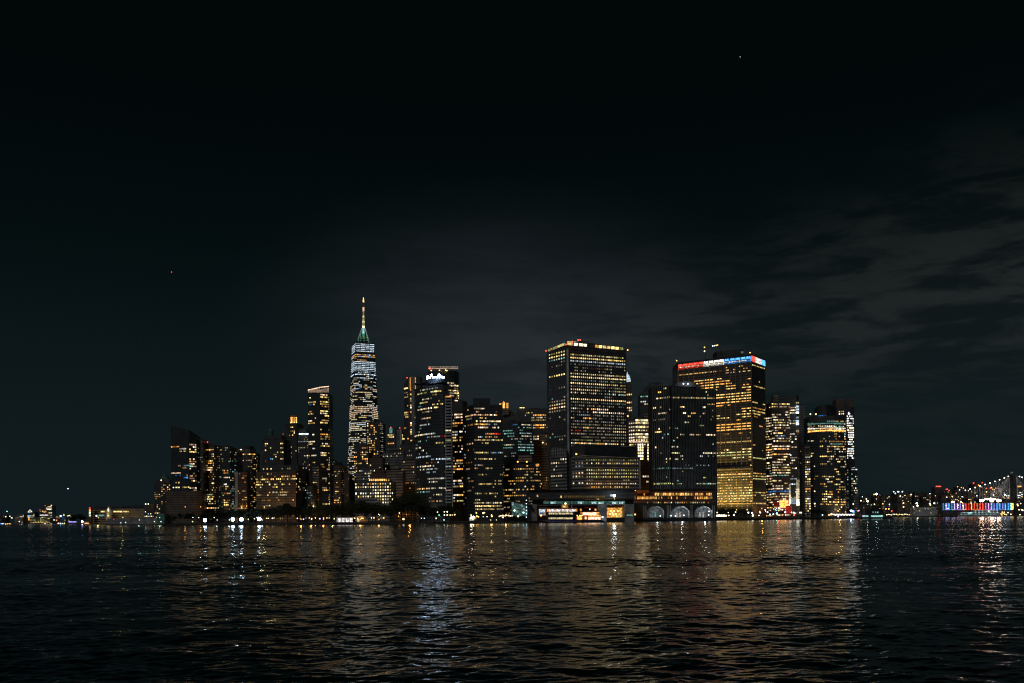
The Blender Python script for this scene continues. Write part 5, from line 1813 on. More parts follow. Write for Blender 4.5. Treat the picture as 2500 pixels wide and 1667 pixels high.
# ================================================================== trees
def tree_proto(seed, h, w):
    rg = random.Random(seed)
    t = thing("park_tree", "dark leafy tree in the unlit mass of park trees along the shore", "tree", (0, -500, -50), "trees in the waterfront park")
    mb = MB()
    mb.tube((0, -500, -50), (0, -500, -50 + h * .5), .45, .25, "bark", 7)
    for k in range(7):
        a = rg.uniform(0, 6.28)
        z = h * rg.uniform(.28, .5)
        mb.tube((0, -500, -50 + z), (math.cos(a) * w * .33, -500 + math.sin(a) * w * .33, -50 + z + h * rg.uniform(.15, .3)), .18, .06, "bark", 5)
    mb.build("trunk", t)
    mb = MB()
    lobes = [(rg.uniform(-.3, .3) * w, rg.uniform(-.3, .3) * w, h * rg.uniform(.45, .82), w * rg.uniform(.16, .27)) for _ in range(13)]
    for i in range(1500):
        lx, ly, lz, lr = rg.choice(lobes)
        u, v, q = rg.gauss(0, 1), rg.gauss(0, 1), rg.gauss(0, 1)
        n = math.sqrt(u * u + v * v + q * q)
        rr = lr * rg.uniform(.45, 1.08) / n
        c = Vector((lx + u * rr, -500 + ly + v * rr, -50 + min(h, lz + q * rr * .85)))
        s = rg.uniform(.22, .55)
        a = Vector((rg.uniform(-1, 1), rg.uniform(-1, 1), rg.uniform(-1, 1))).normalized() * s
        b = a.orthogonal().normalized() * s * rg.uniform(.6, 1)
        mb.add([c - a, c - b, c + a, c + b], [(0, 1, 2, 3)], "foliage")
    mb.build("crown", t)
    return t


protos = [tree_proto(40 + i, 20, 15) for i in range(4)]
used = [False] * 4


def plant(px, D, topy, label=None, group=None, wide=1.0):
    rg = random.Random(int(px * 7 + D))
    i = rg.randrange(4)
    z = GZ
    p = at(px, topy, D)
    s = max(.25, (p.z - z) / 20.0)
    loc = (p.x, D, z)
    sw = s * rg.uniform(.9, 1.15) * wide
    if used[i]:
        o = copy_tree(protos[i], loc, None, (sw, sw, s), rg.uniform(0, 6.28))
    else:
        used[i] = True
        o = protos[i]
        o.location = loc
        o.scale = (sw, sw, s)
        o.rotation_euler = (0, 0, rg.uniform(0, 6.28))
    o["label"] = label or "dark leafy tree in the unlit mass of park trees along the shore"
    if group is not None:
        o["group"] = group
    return o


prof = [(396, 1250), (430, 1248), (520, 1245), (560, 1237), (600, 1237), (640, 1235), (672, 1232), (690, 1224), (712, 1224), (740, 1230), (775, 1229), (815, 1226), (850, 1218), (895, 1216), (925, 1222), (945, 1236), (962, 1222), (975, 1206), (990, 1193), (1006, 1192), (1018, 1208),
        (1035, 1224), (1062, 1232), (1085, 1229), (1105, 1228), (1122, 1240), (1135, 1254)]


def prof_y(px):
    for (a, ya), (b, yb) in zip(prof[:-1], prof[1:]):
        if a <= px <= b:
            return ya + (yb - ya) * (px - a) / (b - a)
    return 1250


rg = random.Random(21)
px = 412
while px < 1128:
    for row, off in enumerate((48, 95)):
        x = px + rg.uniform(-5, 5) + row * 7
        if 548 > x and row == 1 and x < 500:
            continue
        y = prof_y(x) + (rg.uniform(0, 7) if row == 0 else rg.uniform(-1.5, 3))
        plant(x, shore(x) + off + rg.uniform(-10, 14), y)
    px += 15 if px < 940 else 12
for px, D, y in ((1972, 1190, 1246), (1985, 1186, 1240), (2000, 1188, 1238), (2012, 1190, 1243), (1962, 1190, 1252)):
    plant(px, D, y, "dark round tree in the isolated clump on the quay below the eastern towers", "clump of trees on the eastern quay", 1.15)
for px, D, y in ((1756, 1130, 1243), (1770, 1135, 1236), (1786, 1140, 1236), (1800, 1138, 1240), (1815, 1142, 1239), (1830, 1146, 1244)):
    plant(px, D, y, "street tree glowing gold-green before the base of the striped-crown tower", "street trees below the striped-crown tower", 1.1)
for px, D, y in ((178, 3600, 1256), (186, 3600, 1251), (196, 3590, 1252), (206, 3590, 1257), (5, 3600, 1262)):
    plant(px, D, y, "dark far-off tree beside the low lights of the left shore", "trees on the far left shore", 1.3)


# ================================================================== lamps
HN = dict(y="yellow", w="warm white", c="cool white", b="blue", t="teal", o="orange", r="red", p="pinkish", g="greenish", m="magenta", v="violet-blue", s="white", e="green")


def lamp(px, py, D, h, lv, label, group, energy=0, r=.45, ground=GZ, name="street_lamp", cat="lamp"):
    p = at(px, py, D)
    if "lamp" in label and not any(c in label for c in ("orange", "yellow", "white", "amber", "pale")):
        label = HN[h] + " " + label
    t = thing(name, label, cat, (p.x, D, ground), group)
    mb = MB()
    mb.tube((p.x, D, ground), (p.x, D, max(ground + 1, p.z - r)), .12, .09, "black_metal", 6)
    mb.tube((p.x, D, ground), (p.x, D, ground + .5), .28, .2, "black_metal", 6)
    mb.build("post", t)
    mb = MB()
    mb.ball(p, r, glow(h, lv), 8)
    mb.build("globe", t)
    if energy:
        ld = bpy.data.lights.new("lamp_light", 'POINT')
        ld.energy = energy
        ld.color = HUE[h]
        ld.shadow_soft_size = 1.0
        lo = bpy.data.objects.new("lamp_light", ld)
        lo.parent = t
        lo.location = (0, -r - .6, p.z - ground)
        COL.objects.link(lo)
    return t


G1 = "lamps along the park promenade"
T1 = "small globe lamp on a post along the dark park promenade"
for px, py, h, lv, r in ((471, 1262, "t", 5, .45), (485, 1262, "c", 5, .4), (523, 1262, "w", 5, .4), (606, 1266, "g", 4, .4), (627, 1262, "c", 5, .4), (621, 1265, "w", 5, .4), (651, 1264, "o", 5, .5), (655, 1264, "p", 5, .45), (665, 1264, "c", 5, .55), (669, 1263, "o", 4, .4),
                         (726, 1264, "w", 5, .5), (741, 1266, "v", 5, .6), (755, 1263, "y", 5, .4), (761, 1265, "w", 5, .5), (770, 1263, "y", 5, .4), (781, 1265, "v", 5, .6), (798, 1263, "y", 5, .4), (816, 1265, "g", 5, .5), (866, 1264, "y", 5, .5), (907, 1263, "w", 5, .4), (913, 1263, "y", 5, .5), (937, 1263, "o", 5, .55),
                         (924, 1254, "w", 4, .4), (927, 1256, "w", 4, .3), (973, 1259, "o", 4, .4), (975, 1251, "w", 4, .4), (470, 1272, "g", 4, .5)):
    lamp(px, py, shore(px) + 14, h, lv, T1, G1, 0, r)
for px in (735, 760, 790, 880, 925):
    lamp(px, 1266, shore(px) + 20, "o", 4, "orange lamp lighting the walk below the park trees", "orange lamps under the park trees", 1500, .4)
for px in (585, 640, 560, 530):
    lamp(px, 1268, shore(px) + 25, "c", 4, "pale lamp lighting the grass behind the floodlights", "pale lamps behind the floodlights", 500, .4)

# the four floodlights
FL = ["leftmost and lowest of the four dazzling white floodlights on the shore", "second dazzling floodlight, left one of the close pair",
      "third dazzling floodlight, right one of the close pair", "rightmost dazzling floodlight, standing apart from the close pair"]
for (px, py), lab in zip(((501, 1269), (569, 1267), (590, 1267), (633.5, 1266)), FL):
    D = shore(px) + 4
    p = at(px, py, D)
    t = thing("floodlight", lab, "floodlight", (p.x, D, GZ), "shore floodlights")
    mb = MB()
    mb.tube((p.x, D, GZ), (p.x, D, p.z + .8), .14, .1, "steel", 6)
    mb.box((p.x, D, p.z + .2), (2.6, .3, 2.2), "black_metal")
    mb.build("mast", t)
    for dx, dz in ((-.65, -.35), (.65, -.35), (-.65, .75), (.65, .75)):
        mb = MB()
        mb.ball((p.x + dx, D - .9, p.z + dz), 1.15, glow("n", 6), 8, 1)
        mb.build("lamp_head", t)
    ld = bpy.data.lights.new("flood", 'POINT')
    ld.energy = 9000
    ld.color = (.8, .88, 1)
    ld.shadow_soft_size = .5
    lo = bpy.data.objects.new("flood", ld)
    lo.parent = t
    lo.location = (0, -1.8, p.z - GZ + .2)
    COL.objects.link(lo)

# low lights and facade lights of the shore between park and terminal
G2 = "lamps on the quay left of the ferry terminal"
for px, py, h, lv, r in ((1068, 1249, "w", 4, .5), (1085, 1248, "w", 5, .5), (1092, 1248, "w", 4, .6), (1072, 1256, "e", 5, .5), (1085, 1256, "w", 5, .55), (1092, 1256, "w", 5, .6), (1099, 1256, "y", 4, .5), (1104, 1256, "y", 4, .4), (1110, 1255, "y", 5, .6), (1163, 1251, "o", 5, .6), (1180, 1251, "w", 5, .8), (1183, 1250, "o", 4, .5),
                         (1164, 1259, "o", 5, .8), (1168, 1260, "o", 5, .6), (1160, 1263, "o", 4, .4), (1180, 1260, "t", 4, .4), (1189, 1260, "w", 4, .4), (1201, 1259, "y", 5, .7), (1219, 1259, "y", 5, .5), (1223, 1258, "w", 4, .5), (1228, 1258, "w", 5, .5), (1233, 1258, "y", 4, .5), (1236, 1257, "w", 5, .4), (1241, 1257, "y", 5, .6), (1246, 1258, "w", 4, .5), (1250, 1258, "w", 5, .4),
                         (1265, 1259, "y", 5, .8), (1228, 1262, "w", 5, .5), (1198, 1268, "w", 4, .3), (1212, 1268, "w", 4, .3), (1029, 1264, "t", 4, .4), (1036, 1264, "c", 4, .4), (1065, 1264, "w", 4, .5), (985, 1266, "w", 4, .9), (1084, 1268, "t", 4, .5)):
    lamp(px, py, shore(px) + 12, h, lv, "lamp on the crowded quay between the park and the blue glass hall", G2, 0, r)
for px, e, h in ((1150, 1500, "w"), (1200, 1500, "y"), (1235, 1200, "y")):
    lamp(px, 1256, shore(px) + 24, h, 4, "brighter lamp lighting the quay before the box-penthouse tower", "brighter quay lamps", e, .5)

G3 = "lights along the drive below the eastern towers"
rg = random.Random(9)
for k in range(14):
    px = 1750 + k * 1.75
    lamp(px, 1257.5 + rg.uniform(-1, 1), shore(px) + 10, "w", 5, "crowded warm-white lamp below the striped-crown tower", "row of warm lamps below the striped-crown tower", 0, .8)
for px, py, h, lv, r in ((1751, 1250, "w", 5, .6), (1778, 1250, "w", 4, .4), (1779, 1257, "p", 5, .7), (1792, 1256, "w", 5, .9), (1796, 1249, "w", 5, .6), (1827, 1250, "c", 5, .9), (1836, 1251, "c", 4, .9), (1838, 1257, "w", 4, 1.2), (1856, 1250, "w", 5, .8), (1855, 1247, "y", 4, .5), (1853, 1257, "w", 5, .6), (1868, 1243, "w", 5, .6), (1869, 1246, "c", 5, .6), (1874, 1249, "c", 5, .8),
                         (1889, 1241, "t", 5, .5), (1893, 1242, "t", 4, .5), (1896, 1240, "w", 5, .5), (1901, 1239, "w", 5, .6), (1904, 1239, "c", 5, .5), (1895, 1245, "b", 5, .6), (1901, 1245, "o", 5, .6), (1896.5, 1252, "e", 6, .8), (1917, 1249, "c", 5, .9), (1927, 1231, "w", 5, .7), (1932.5, 1249.5, "w", 5, .7), (1939, 1256, "r", 5, 1.0), (1938, 1250, "w", 4, .9), (1953, 1250, "y", 5, .8), (1956, 1250, "c", 5, .8),
                         (1989, 1228, "w", 5, .8), (2008, 1256, "t", 5, .8), (2024, 1256, "o", 5, .8), (2030, 1254, "p", 5, 1.2), (2046, 1246, "y", 5, .6), (2078, 1246, "c", 6, 1.2), (2083, 1247, "b", 5, 1.6), (2046, 1260, "v", 5, .9), (2095, 1246, "r", 5, .9), (2083, 1229, "w", 5, .7), (1880, 1254, "c", 4, .6), (1888, 1254, "c", 4, .8)):
    lamp(px, py, shore(px) + 16, h, lv, "small lamp on the drive below the eastern towers", G3, 0, r)
for px, py in [(2036 + k * 2.3, 1254.5 + (k % 3) * .5) for k in range(22)]:
    lamp(px, py, shore(px) + 8, rg.choice("swvc"), 5 if px > 2056 and px < 2078 else 4, "closely spaced white lamp on the quay by the rightmost tall tower", "dense row of white lamps on the eastern quay", 0, .75)
# lights that wash the lower facades (street lamps between the blocks)
for px, D, y, e, h in ((452, 1360, 1236, 900, "o"), (490, 1365, 1236, 1300, "o"), (590, 1370, 1238, 1600, "y"), (645, 1225, 1236, 5000, "y"), (700, 1225, 1236, 4500, "o"), (770, 1270, 1236, 3500, "y"), (812, 1420, 1238, 3500, "w"), (905, 1090, 1240, 1500, "w"), (958, 1175, 1240, 6000, "o"), (1000, 1220, 1240, 4500, "o"), (1060, 1085, 1246, 1500, "c"),
                       (1318, 1270, 1222, 9000, "o"), (1500, 985, 1220, 5000, "o"), (1460, 985, 1222, 3500, "o"), (1575, 1240, 1215, 5000, "o"), (1640, 1075, 1215, 3000, "c"), (1690, 1075, 1215, 2500, "c"), (1860, 1245, 1240, 3000, "o"), (1900, 1300, 1245, 3000, "r"), (2050, 1345, 1242, 4000, "y"), (300, 1570, 1262, 5000, "y"), (340, 1340, 1268, 900, "t"), (390, 1350, 1262, 1500, "t"), (240, 1570, 1262, 2500, "y")):
    lamp(px, y, D, h, 4, "street lamp at the foot of the skyline washing a lower facade", "street lamps between the buildings", e, .5)
for k in range(7):
    px = 1668 + k * 26
    D = 1290 - (px - 1655) / 179 * 60 - 16
    t_ = lamp(px, 1243, D, "y", 4, "yellow uplight at the base of the striped-crown tower", "yellow uplights of the striped-crown tower", 0, .5, name="uplight")
    ld = bpy.data.lights.new("uplight_beam", 'SPOT')
    ld.energy = 90000
    ld.color = (1.0, .66, .16)
    ld.spot_size = rad(110)
    ld.spot_blend = 1.0
    ld.shadow_soft_size = 1.0
    lo = bpy.data.objects.new("uplight_beam", ld)
    lo.parent = t_
    lo.location = (0, .5, at(px, 1243, D).z - GZ + 1)
    lo.rotation_euler = (rad(140), 0, 0)
    COL.objects.link(lo)

# people-scale things are below a pixel; traffic on the drive


# ================================================================== boats
def ferry_hull(mb, x0, x1, D, z0, z1, beam, mat, bow=4.0):
    pts = [(x0, D), (x0 + bow, D - beam / 2), (x1 - bow, D - beam / 2), (x1, D), (x1 - bow, D + beam / 2), (x0 + bow, D + beam / 2)]
    mb.prism(pts, z0, z1, mat)


def boats():
    # big ferry with dark hull
    D = 915
    t = Tower("ferry", "large ferry with white-lit top deck and yellow funnel, docked at the terminal", 1372, D, "ferry")
    a, b = at(1326, 1270, D), at(1412, 1270, D)
    mb = MB()
    ferry_hull(mb, a.x, b.x, D, -.6, 3.2, 12, "navy_paint", 6)
    mb.build("hull", t.root)
    t.box("lower_deck", 1336, 1402, 1258, 1267, D - 5.4, 11, "navy_paint")
    t.box("middle_deck", 1336, 1404, 1248.5, 1258, D - 5.2, 10, "navy_paint")
    t.box("upper_deck", 1334, 1409, 1240, 1248.5, D - 4.4, 9, "orange_paint")
    t.box("roof", 1332, 1411, 1238.5, 1240, D - 4.9, 10, "white_paint")
    for y0, y1 in ((1250, 1254.3), (1261.8, 1266)):
        for k in range(30):
            x0 = 1339 + k * 2.0
            t.box("window", x0, x0 + 1.35, y0, y1, D - 5.7, .25, glow("y" if k % 5 == 2 else "w", 2 if (k * 7) % 5 else 1))
    for k in range(36):
        x0 = 1336 + k * 2.05
        t.box("window", x0, x0 + 1.8, 1242, 1247.4, D - 4.7, .25, glow("s" if 1 < k < 34 else "o", 3 if k % 6 == 0 else 2))
    t.box("funnel", 1373, 1387, 1230, 1239, D - 2, 5, glow("o", 1))
    t.box("funnel_sign", 1374, 1381, 1233, 1237, D - 2.4, .3, glow("y", 2))
    t.box("pilot_house", 1379, 1390, 1225.5, 1232, D - 1.5, 4, "green_copper")
    t.spot(1380.5, 1228, D - 3, .9, "w", 5, "deck_lamp")
    mb = MB()
    p, q = at(1371.5, 1240, D - 2), at(1371.5, 1226, D - 2)
    mb.tube(p, q, .2, .12, "white_paint", 6)
    p, q = at(1396, 1240, D - 2), at(1396, 1232, D - 2)
    mb.tube(p, q, .3, .3, "white_paint", 6)
    mb.build("mast", t.root)
    # wake glow put in as a self-lit strip along the waterline
    t.box("waterline_glow", 1334, 1408, 1270.6, 1271.6, D - 6.3, .3, glow("v", 1))
    t.done(100)
    # orange ferry
    D = 905
    t = Tower("ferry", "orange-lit ferry end with glowing open decks, right of the yellow-funnel ferry", 1440, D, "ferry")
    a, b = at(1404, 1270, D), at(1475, 1270, D)
    mb = MB()
    ferry_hull(mb, a.x, b.x, D, -.6, 2.6, 12, "navy_paint", 5)
    mb.build("hull", t.root)
    t.box("car_deck", 1407, 1468, 1258, 1268, D - 5, 11, "orange_paint")
    t.box("saloon_deck", 1421, 1464, 1248, 1258, D - 4.4, 10, "orange_paint")
    t.box("roof", 1418, 1466, 1246, 1248, D - 5, 11, "navy_paint")
    for x0, x1, y0, y1, h, lv in ((1409, 1421, 1259, 1267, "o", 3), (1428, 1432, 1260, 1266, "w", 3), (1436, 1466, 1261, 1267, "p", 3), (1443, 1462, 1262, 1267, "p", 3), (1423, 1456, 1249.5, 1256, "p", 3), (1456, 1463, 1249, 1256, "o", 2)):
        k = x0
        while k < x1 - 1:
            t.box("window", k, min(x1, k + 2.1), y0, y1, D - (5.4 if y0 > 1257 else 4.8) - (.3 if h == "s" and y0 > 1260 else 0), .25, glow(h, lv))
            k += 2.6
    for k in range(9):
        t.spot(1438 + k * 3.4, 1258, D - 6.6, .32, "y", 5, "deck_lamp")
    for px in (1409, 1415, 1418, 1421):
        t.spot(px, 1257, D - 6.6, .4, "y", 5, "deck_lamp")
    for px, y in ((1418.5, 1243), (1454, 1243)):
        t.box("stack", px - 2, px + 2, y - 2.5, y + 2.5, D - 3, 2.5, glow("o", 2))
    t.box("stair_tower", 1417, 1420.5, 1248, 1254, D - 4.6, 3, glow("o", 1))
    t.spot(1440, 1241.8, D - 4, .5, "w", 5, "deck_lamp")
    t.box("life_raft_rack", 1427, 1450, 1237, 1239, D + 2, 2, glow("r", 0))
    t.box("loading_ramp", 1468, 1480, 1259, 1270, D - 2, 6, "white_paint")
    t.spot(1471, 1261, D - 7.5, .8, "c", 5, "deck_lamp")
    t.done(100)
    # dark boat in mid-channel
    D = 1180
    t = Tower("tour_boat", "dark passenger boat with one row of teal-white cabin windows, off the eastern quay", 2135, D, "boat")
    a, b = at(2096, 1263, D), at(2180, 1266, D)
    mb = MB()
    ferry_hull(mb, a.x, b.x, D, -.5, 2.2, 9, "navy_paint", 7)
    mb.build("hull", t.root)
    t.box("cabin", 2103, 2158, 1253, 1262, D - 3.5, 7, "navy_paint")
    t.box("upper_cabin", 2112, 2158, 1240, 1253, D - 2.5, 5.5, "black_metal")
    t.box("wheelhouse", 2128, 2150, 1234, 1240, D - 2, 4.5, "black_metal")
    for k in range(17):
        if k in (5, 6):
            continue
        t.box("window", 2106 + k * 2.95, 2108.4 + k * 2.95, 1256.4, 1260.6, D - 3.8, .25, glow("t" if k % 3 else "c", 2))
    for px in (2130.5, 2136.5, 2142):
        t.box("window", px, px + 2, 1247.5, 1251, D - 2.8, .25, glow("t", 2))
    t.done()
    # cruise boat by the bridge
    D = 1640
    t = Tower("cruise_boat", "long white three-deck cruise boat moored below the rainbow-lit pier building", 2390, D, "boat")
    a, b = at(2338, 1256, D), at(2442, 1256, D)
    mb = MB()
    ferry_hull(mb, a.x, b.x, D, -.5, 2.2, 12, "white_paint", 9)
    mb.build("hull", t.root)
    for i, (x0, x1, y) in enumerate(((2344, 2440, 1252), (2346, 2440, 1248), (2376, 2436, 1244))):
        t.box("deck", x0, x1, y, y + 3.6, D - 5 + i * .6, 10 - i, "pale_concrete")
        for k in range(int((x1 - x0) / 3)):
            if (k * 5 + i) % 7 == 3:
                continue
            t.box("window", x0 + 1 + k * 3, x0 + 3.2 + k * 3, y + .9, y + 2.5, D - 5.4 + i * .6, .25, glow("c" if k % 3 else "t", 1 if (k + i) % 3 else 2))
    t.box("lit_sign", 2364, 2374, 1250, 1252, D - 6, .3, glow("t", 3))
    t.spot(2414, 1246.5, D - 6, .9, "w", 5, "deck_lamp")
    t.done(100)
    for lab, px, D, w, h in (("tiny boat with a string of blue-white deck lights on the far left water", 177, 2500, 24, "v"), ("small moored workboat glaring blue-white beside the quay lamps", 1152, 890, 26, "c")):
        t = Tower("small_boat", lab, px, D, "boat")
        y = 1277 if px < 300 else 1272
        a, b = at(px - w / 2, y, D), at(px + w / 2, y, D)
        mb = MB()
        ferry_hull(mb, a.x, b.x, D, -.4, .9 if px > 300 else 2.4, 5, "navy_paint", 2.5)
        mb.build("hull", t.root)
        if px < 300:
            t.box("cabin", px - 9, px + 9, 1271, 1275, D - 1.5, 4, "white_paint")
            for k in range(8):
                t.spot(px - 9 + k * 2.5, 1272.6, D - 3, .7, h, 5, "deck_lamp")
        else:
            t.box("cabin", px - 6, px + 6, 1262, 1270, D - 1.5, 3.5, "white_paint")
            for q, y2 in ((px - 1, 1262), (px + 4, 1260)):
                t.spot(q, y2, D - 2.4, .6, "w", 6, "deck_lamp")
            t.box("window", px + 1, px + 5, 1263, 1268, D - 1.8, .2, glow("c", 3))
        t.done()
    lamp(201, 1272, 2450, "v", 6, "bright blue-white lamp beside the tiny boat on the left", None, 0, 2.2, 0.2, "channel_light", "lamp")


boats()


# ================================================================== east shore
def east():
    D = 1700
    t = Tower("pier_building", "long glass pier building striped in rainbow colours of light under white rooftop lamps", 2388, D)
    t.box("wall", 2302, 2474, 1226.5, 1243.5, D + 2, 26, "dark_glass")
    t.box("roof", 2300, 2476, 1224.6, 1226.3, D, 30, "steel")
    hues = ["b", "v", "b", "t", "v", "m", "v", "p", "r", "r", "o", "r", "o", "r", "r", "m", "m", "v", "v", "b", "b", "v", "b", "b"]
    x = 2302.5
    st = (2468 - 2302.5) / len(hues)
    for k, h in enumerate(hues):
        x0 = 2302.5 + k * st
        t.box("light_column", x0, x0 + 1.5, 1227.5, 1242.5, D + .8, 1, glow(h if h != "t" else "b", 3 if k % 3 else 2))
        h2 = {"v": "b", "m": "v", "p": "m", "o": "r"}.get(h, h)
        t.box("glass_bay", x0 + 2.1, x0 + st - .3, 1227.6, 1241.6, D + 1.4, .4, glow(h2, 1 if h2 == "b" and k % 2 else 0))
        t.box("sill_light", x0, x0 + st - .2, 1242.3, 1243.6, D + .6, 1, glow(h, 2))
        if k % 2:
            t.box("eave_light", x0, x0 + st, 1226.4, 1227.2, D + .5, .5, glow("p", 1))
    t.box("light_column", 2467.5, 2470, 1227, 1243, D + .8, 1, glow("t", 3))
    t.box("light_column", 2470.6, 2474.4, 1227, 1243, D + .8, 1, glow("o", 3))
    for px, r_ in ((2394, 2.2), (2399, 2.4), (2420, 2.4), (2423, 2.2), (2437, 2.4), (2441, 2.2), (2325, 1.6), (2329, 1.4), (2346, 1.3)):
        t.spot(px, 1220.6 if px > 2380 else 1223.6, D + 6, r_, "p", 6 if px > 2380 else 5, "roof_lamp")
    for k in range(11):
        t.spot(2404 + k * 2.7, 1217.2, D + 12, .9, "p", 6 if k % 2 else 5, "roof_lamp")
    for px, py, h in ((2339, 1232, "w"), (2338.5, 1237.5, "v"), (2351, 1233, "p"), (2310, 1233, "y"), (2314, 1240, "w")):
        t.spot(px, py, D - 3, .9, h, 5, "column_lamp")
    t.box("substructure", 2302, 2474, 1244, 1256, D + 3, 22, "dark_stone")
    t.done(100)

    # bridge
    DT = 2050
    t = thing("suspension_bridge", "stone-towered suspension bridge strung with white cable lights at the right edge", "bridge", (at(2473, 1258, DT).x, DT, 0))
    tx0, tx1 = at(2465.5, 1200, DT).x, at(2481, 1200, DT).x
    ztop, zbase = Zt(2473, 1161, DT), 0
    w = tx1 - tx0
    mb = MB()
    # the tower: three piers across the roadway, joined above by two pointed arches, seen nearly edge-on
    L_ = 30
    for k in range(3):
        y = DT + k * (L_ / 2)
        mb.box(((tx0 + tx1) / 2, y, (ztop + zbase) / 2), (w, 5.0, ztop - zbase), "granite")
    zd = Zt(2473, 1216, DT)
    for k in range(2):
        y0, y1 = DT + k * 15 + 2.5, DT + (k + 1) * 15 - 2.5
        zs = ztop - 22
        n = 6
        for i in range(n):
            ya, yb = y0 + (y1 - y0) * i / n, y0 + (y1 - y0) * (i + 1) / n
            ha = zs + 12 * (1 - abs(2 * (i + .5) / n - 1) ** 1.6)
            mb.prism([(tx0, ya), (tx1, ya), (tx1, yb), (tx0, yb)], ha, ztop - .01 * (i + 1), "granite")
        mb.prism([(tx0, y0), (tx1, y0), (tx1, y1), (tx0, y1)], 0, zd - 2, "granite")
    mb.prism([(tx0 - 1, DT - 4), (tx1 + 1, DT - 4), (tx1 + 1, DT + L_ + 4), (tx0 - 1, DT + L_ + 4)], ztop, ztop + 2.5, "granite")
    mb.build("tower", t)
    mb = MB()
    mb.box((tx0 - .7, DT - 1, (ztop + zd) / 2), (.8, 1.5, ztop - zd), "pale_concrete")
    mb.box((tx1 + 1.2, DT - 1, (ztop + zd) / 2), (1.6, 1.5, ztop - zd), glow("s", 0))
    mb.build("pier_edge", t)
    # cables: main span away to the left (towards the city), side span to the right
    lp = [(2462, 1162.5), (2452, 1166.5), (2440.5, 1171), (2429, 1175), (2417, 1179), (2405, 1182.5), (2393, 1186.2), (2381, 1190), (2368.5, 1193.5), (2357, 1196.5), (2345, 1200), (2333, 1203.5), (2321, 1208), (2306, 1213)]
    def cab(pts, Dfun):
        m = MB()
        pr = None
        out = []
        for px, py in pts:
            p = at(px, py, Dfun(px))
            out.append(p)
            if pr is not None:
                m.tube(pr, p, .45, .45, "steel", 6)
            pr = p
        m.build("cable", t)
        return out
    Dl = lambda px: DT + (2466 - px) * 1.1
    left = cab([(2465.5, 1161)] + lp, Dl)
    for p in left[1:]:
        m = MB()
        m.ball(p + Vector((0, 0, 1.0)), 1.25, glow("s", 5), 8)
        m.build("cable_lamp", t)
    right = cab([(2481, 1161), (2489, 1163), (2495, 1165), (2508, 1170), (2530, 1178), (2570, 1192)], lambda px: DT - 10)
    for p in right[1:]:
        m = MB()
        m.ball(p + Vector((0, 0, 1.0)), 1.25, glow("s", 5), 8)
        m.build("cable_lamp", t)
    # suspenders and fanned stays
    m = MB()
    for i in range(26):
        u = i / 26
        px = 2464 - u * 100
        j = 0
        while j < len(lp) - 2 and lp[j + 1][0] > px:
            j += 1
        (xa, ya), (xb, yb) = lp[j], lp[j + 1]
        py = ya + (yb - ya) * (px - xa) / (xb - xa) if xb != xa else ya
        D_ = Dl(px)
        m.tube(at(px, py, D_), at(px, 1217, D_), .26, .26, "white_paint", 4, False)
        if i < 16:
            m.tube(at(2465, 1163, DT), at(2462 - i * 4.4, 1217, Dl(2462 - i * 4.4)), .26, .26, "white_paint", 4, False)
    for i in range(9):
        px = 2484 + i * 6
        m.tube(at(px, 1163 + i * 1.9, DT - 10), at(px, 1217, DT - 10), .26, .26, "white_paint", 4, False)
        m.tube(at(2481, 1163, DT - 10), at(2486 + i * 6, 1217, DT - 10), .26, .26, "white_paint", 4, False)
    m.build("suspender", t)
    for px, D_, e_ in ((2448, Dl(2448) + 45, 60000), (2428, Dl(2428) - 30, 30000)):
        ld = bpy.data.lights.new("bridge_floodlight", 'POINT')
        ld.energy = e_ * .35
        ld.color = (1, .93, .85)
        ld.shadow_soft_size = 1
        lo = bpy.data.objects.new("bridge_floodlight", ld)
        lo.parent = t
        lo.location = at(px, 1208, D_) - t.location
        COL.objects.link(lo)
    m = MB()
    a, b, c, d = at(2300, 1218, Dl(2300)), at(2465, 1214, DT + 2), at(2481, 1214, DT - 8), at(2600, 1219, DT - 30)
    for p, q in ((a, b), (c, d)):
        v = Vector((0, 26, 0))
        h = Vector((0, 0, -3.2))
        m.add([p, q, q + v, p + v, p + h, q + h, q + v + h, p + v + h], [(0, 1, 2, 3), (7, 6, 5, 4), (4, 5, 1, 0), (6, 7, 3, 2), (5, 6, 2, 1), (7, 4, 0, 3)], "dark_stone")
    m.build("deck", t)
    for px, py, h, lv in ((2453, 1206, "c", 6), (2458, 1209, "c", 5), (2463, 1209, "c", 4), (2451, 1212, "o", 5), (2461, 1214, "o", 4), (2486, 1208, "c", 5), (2490, 1208, "s", 5), (2495, 1206, "c", 5), (2487, 1213, "c", 5), (2495, 1211, "o", 5), (2385, 1209, "c", 5), (2349, 1211, "c", 5), (2425, 1207, "c", 5)):
        m = MB()
        m.ball(at(px, py, DT - 16), .9, glow(h, lv), 8)
        m.build("deck_lamp", t)
    m = MB()
    p = at(2471, 1161, DT + 15)
    m.tube(p, p + Vector((0, 0, 10)), .25, .2, "steel", 5)
    q = p + Vector((0, 0, 9.6))
    m.build("flagpole", t)
    m = MB()
    vs = []
    for i in range(7):
        for j in range(2):
            vs.append(q + Vector((-i * .9 + 2, .6 * math.sin(i * 1.1), -j * 3.2 + .5 * math.sin(i * .9))))
    m.add(vs, [(2 * i, 2 * i + 1, 2 * i + 3, 2 * i + 2) for i in range(6)], glow("s", 0))
    m.build("flag", t)
    t2 = Tower("orange_sign", "small orange lit sign seen just right of the bridge tower", 2491, 2300, "sign")
    t2.box("panel", 2485.5, 2494, 1184.5, 1187.5, 2300, 2, glow("o", 3))
    t2.box("support", 2488, 2491, 1187.5, 1220, 2301, 2, "dark_stone")
    t2.done()

    # town on the slope behind
    rg = random.Random(77)
    G = "small buildings on the eastern shore"
    k = 0
    town = []
    x = 2098
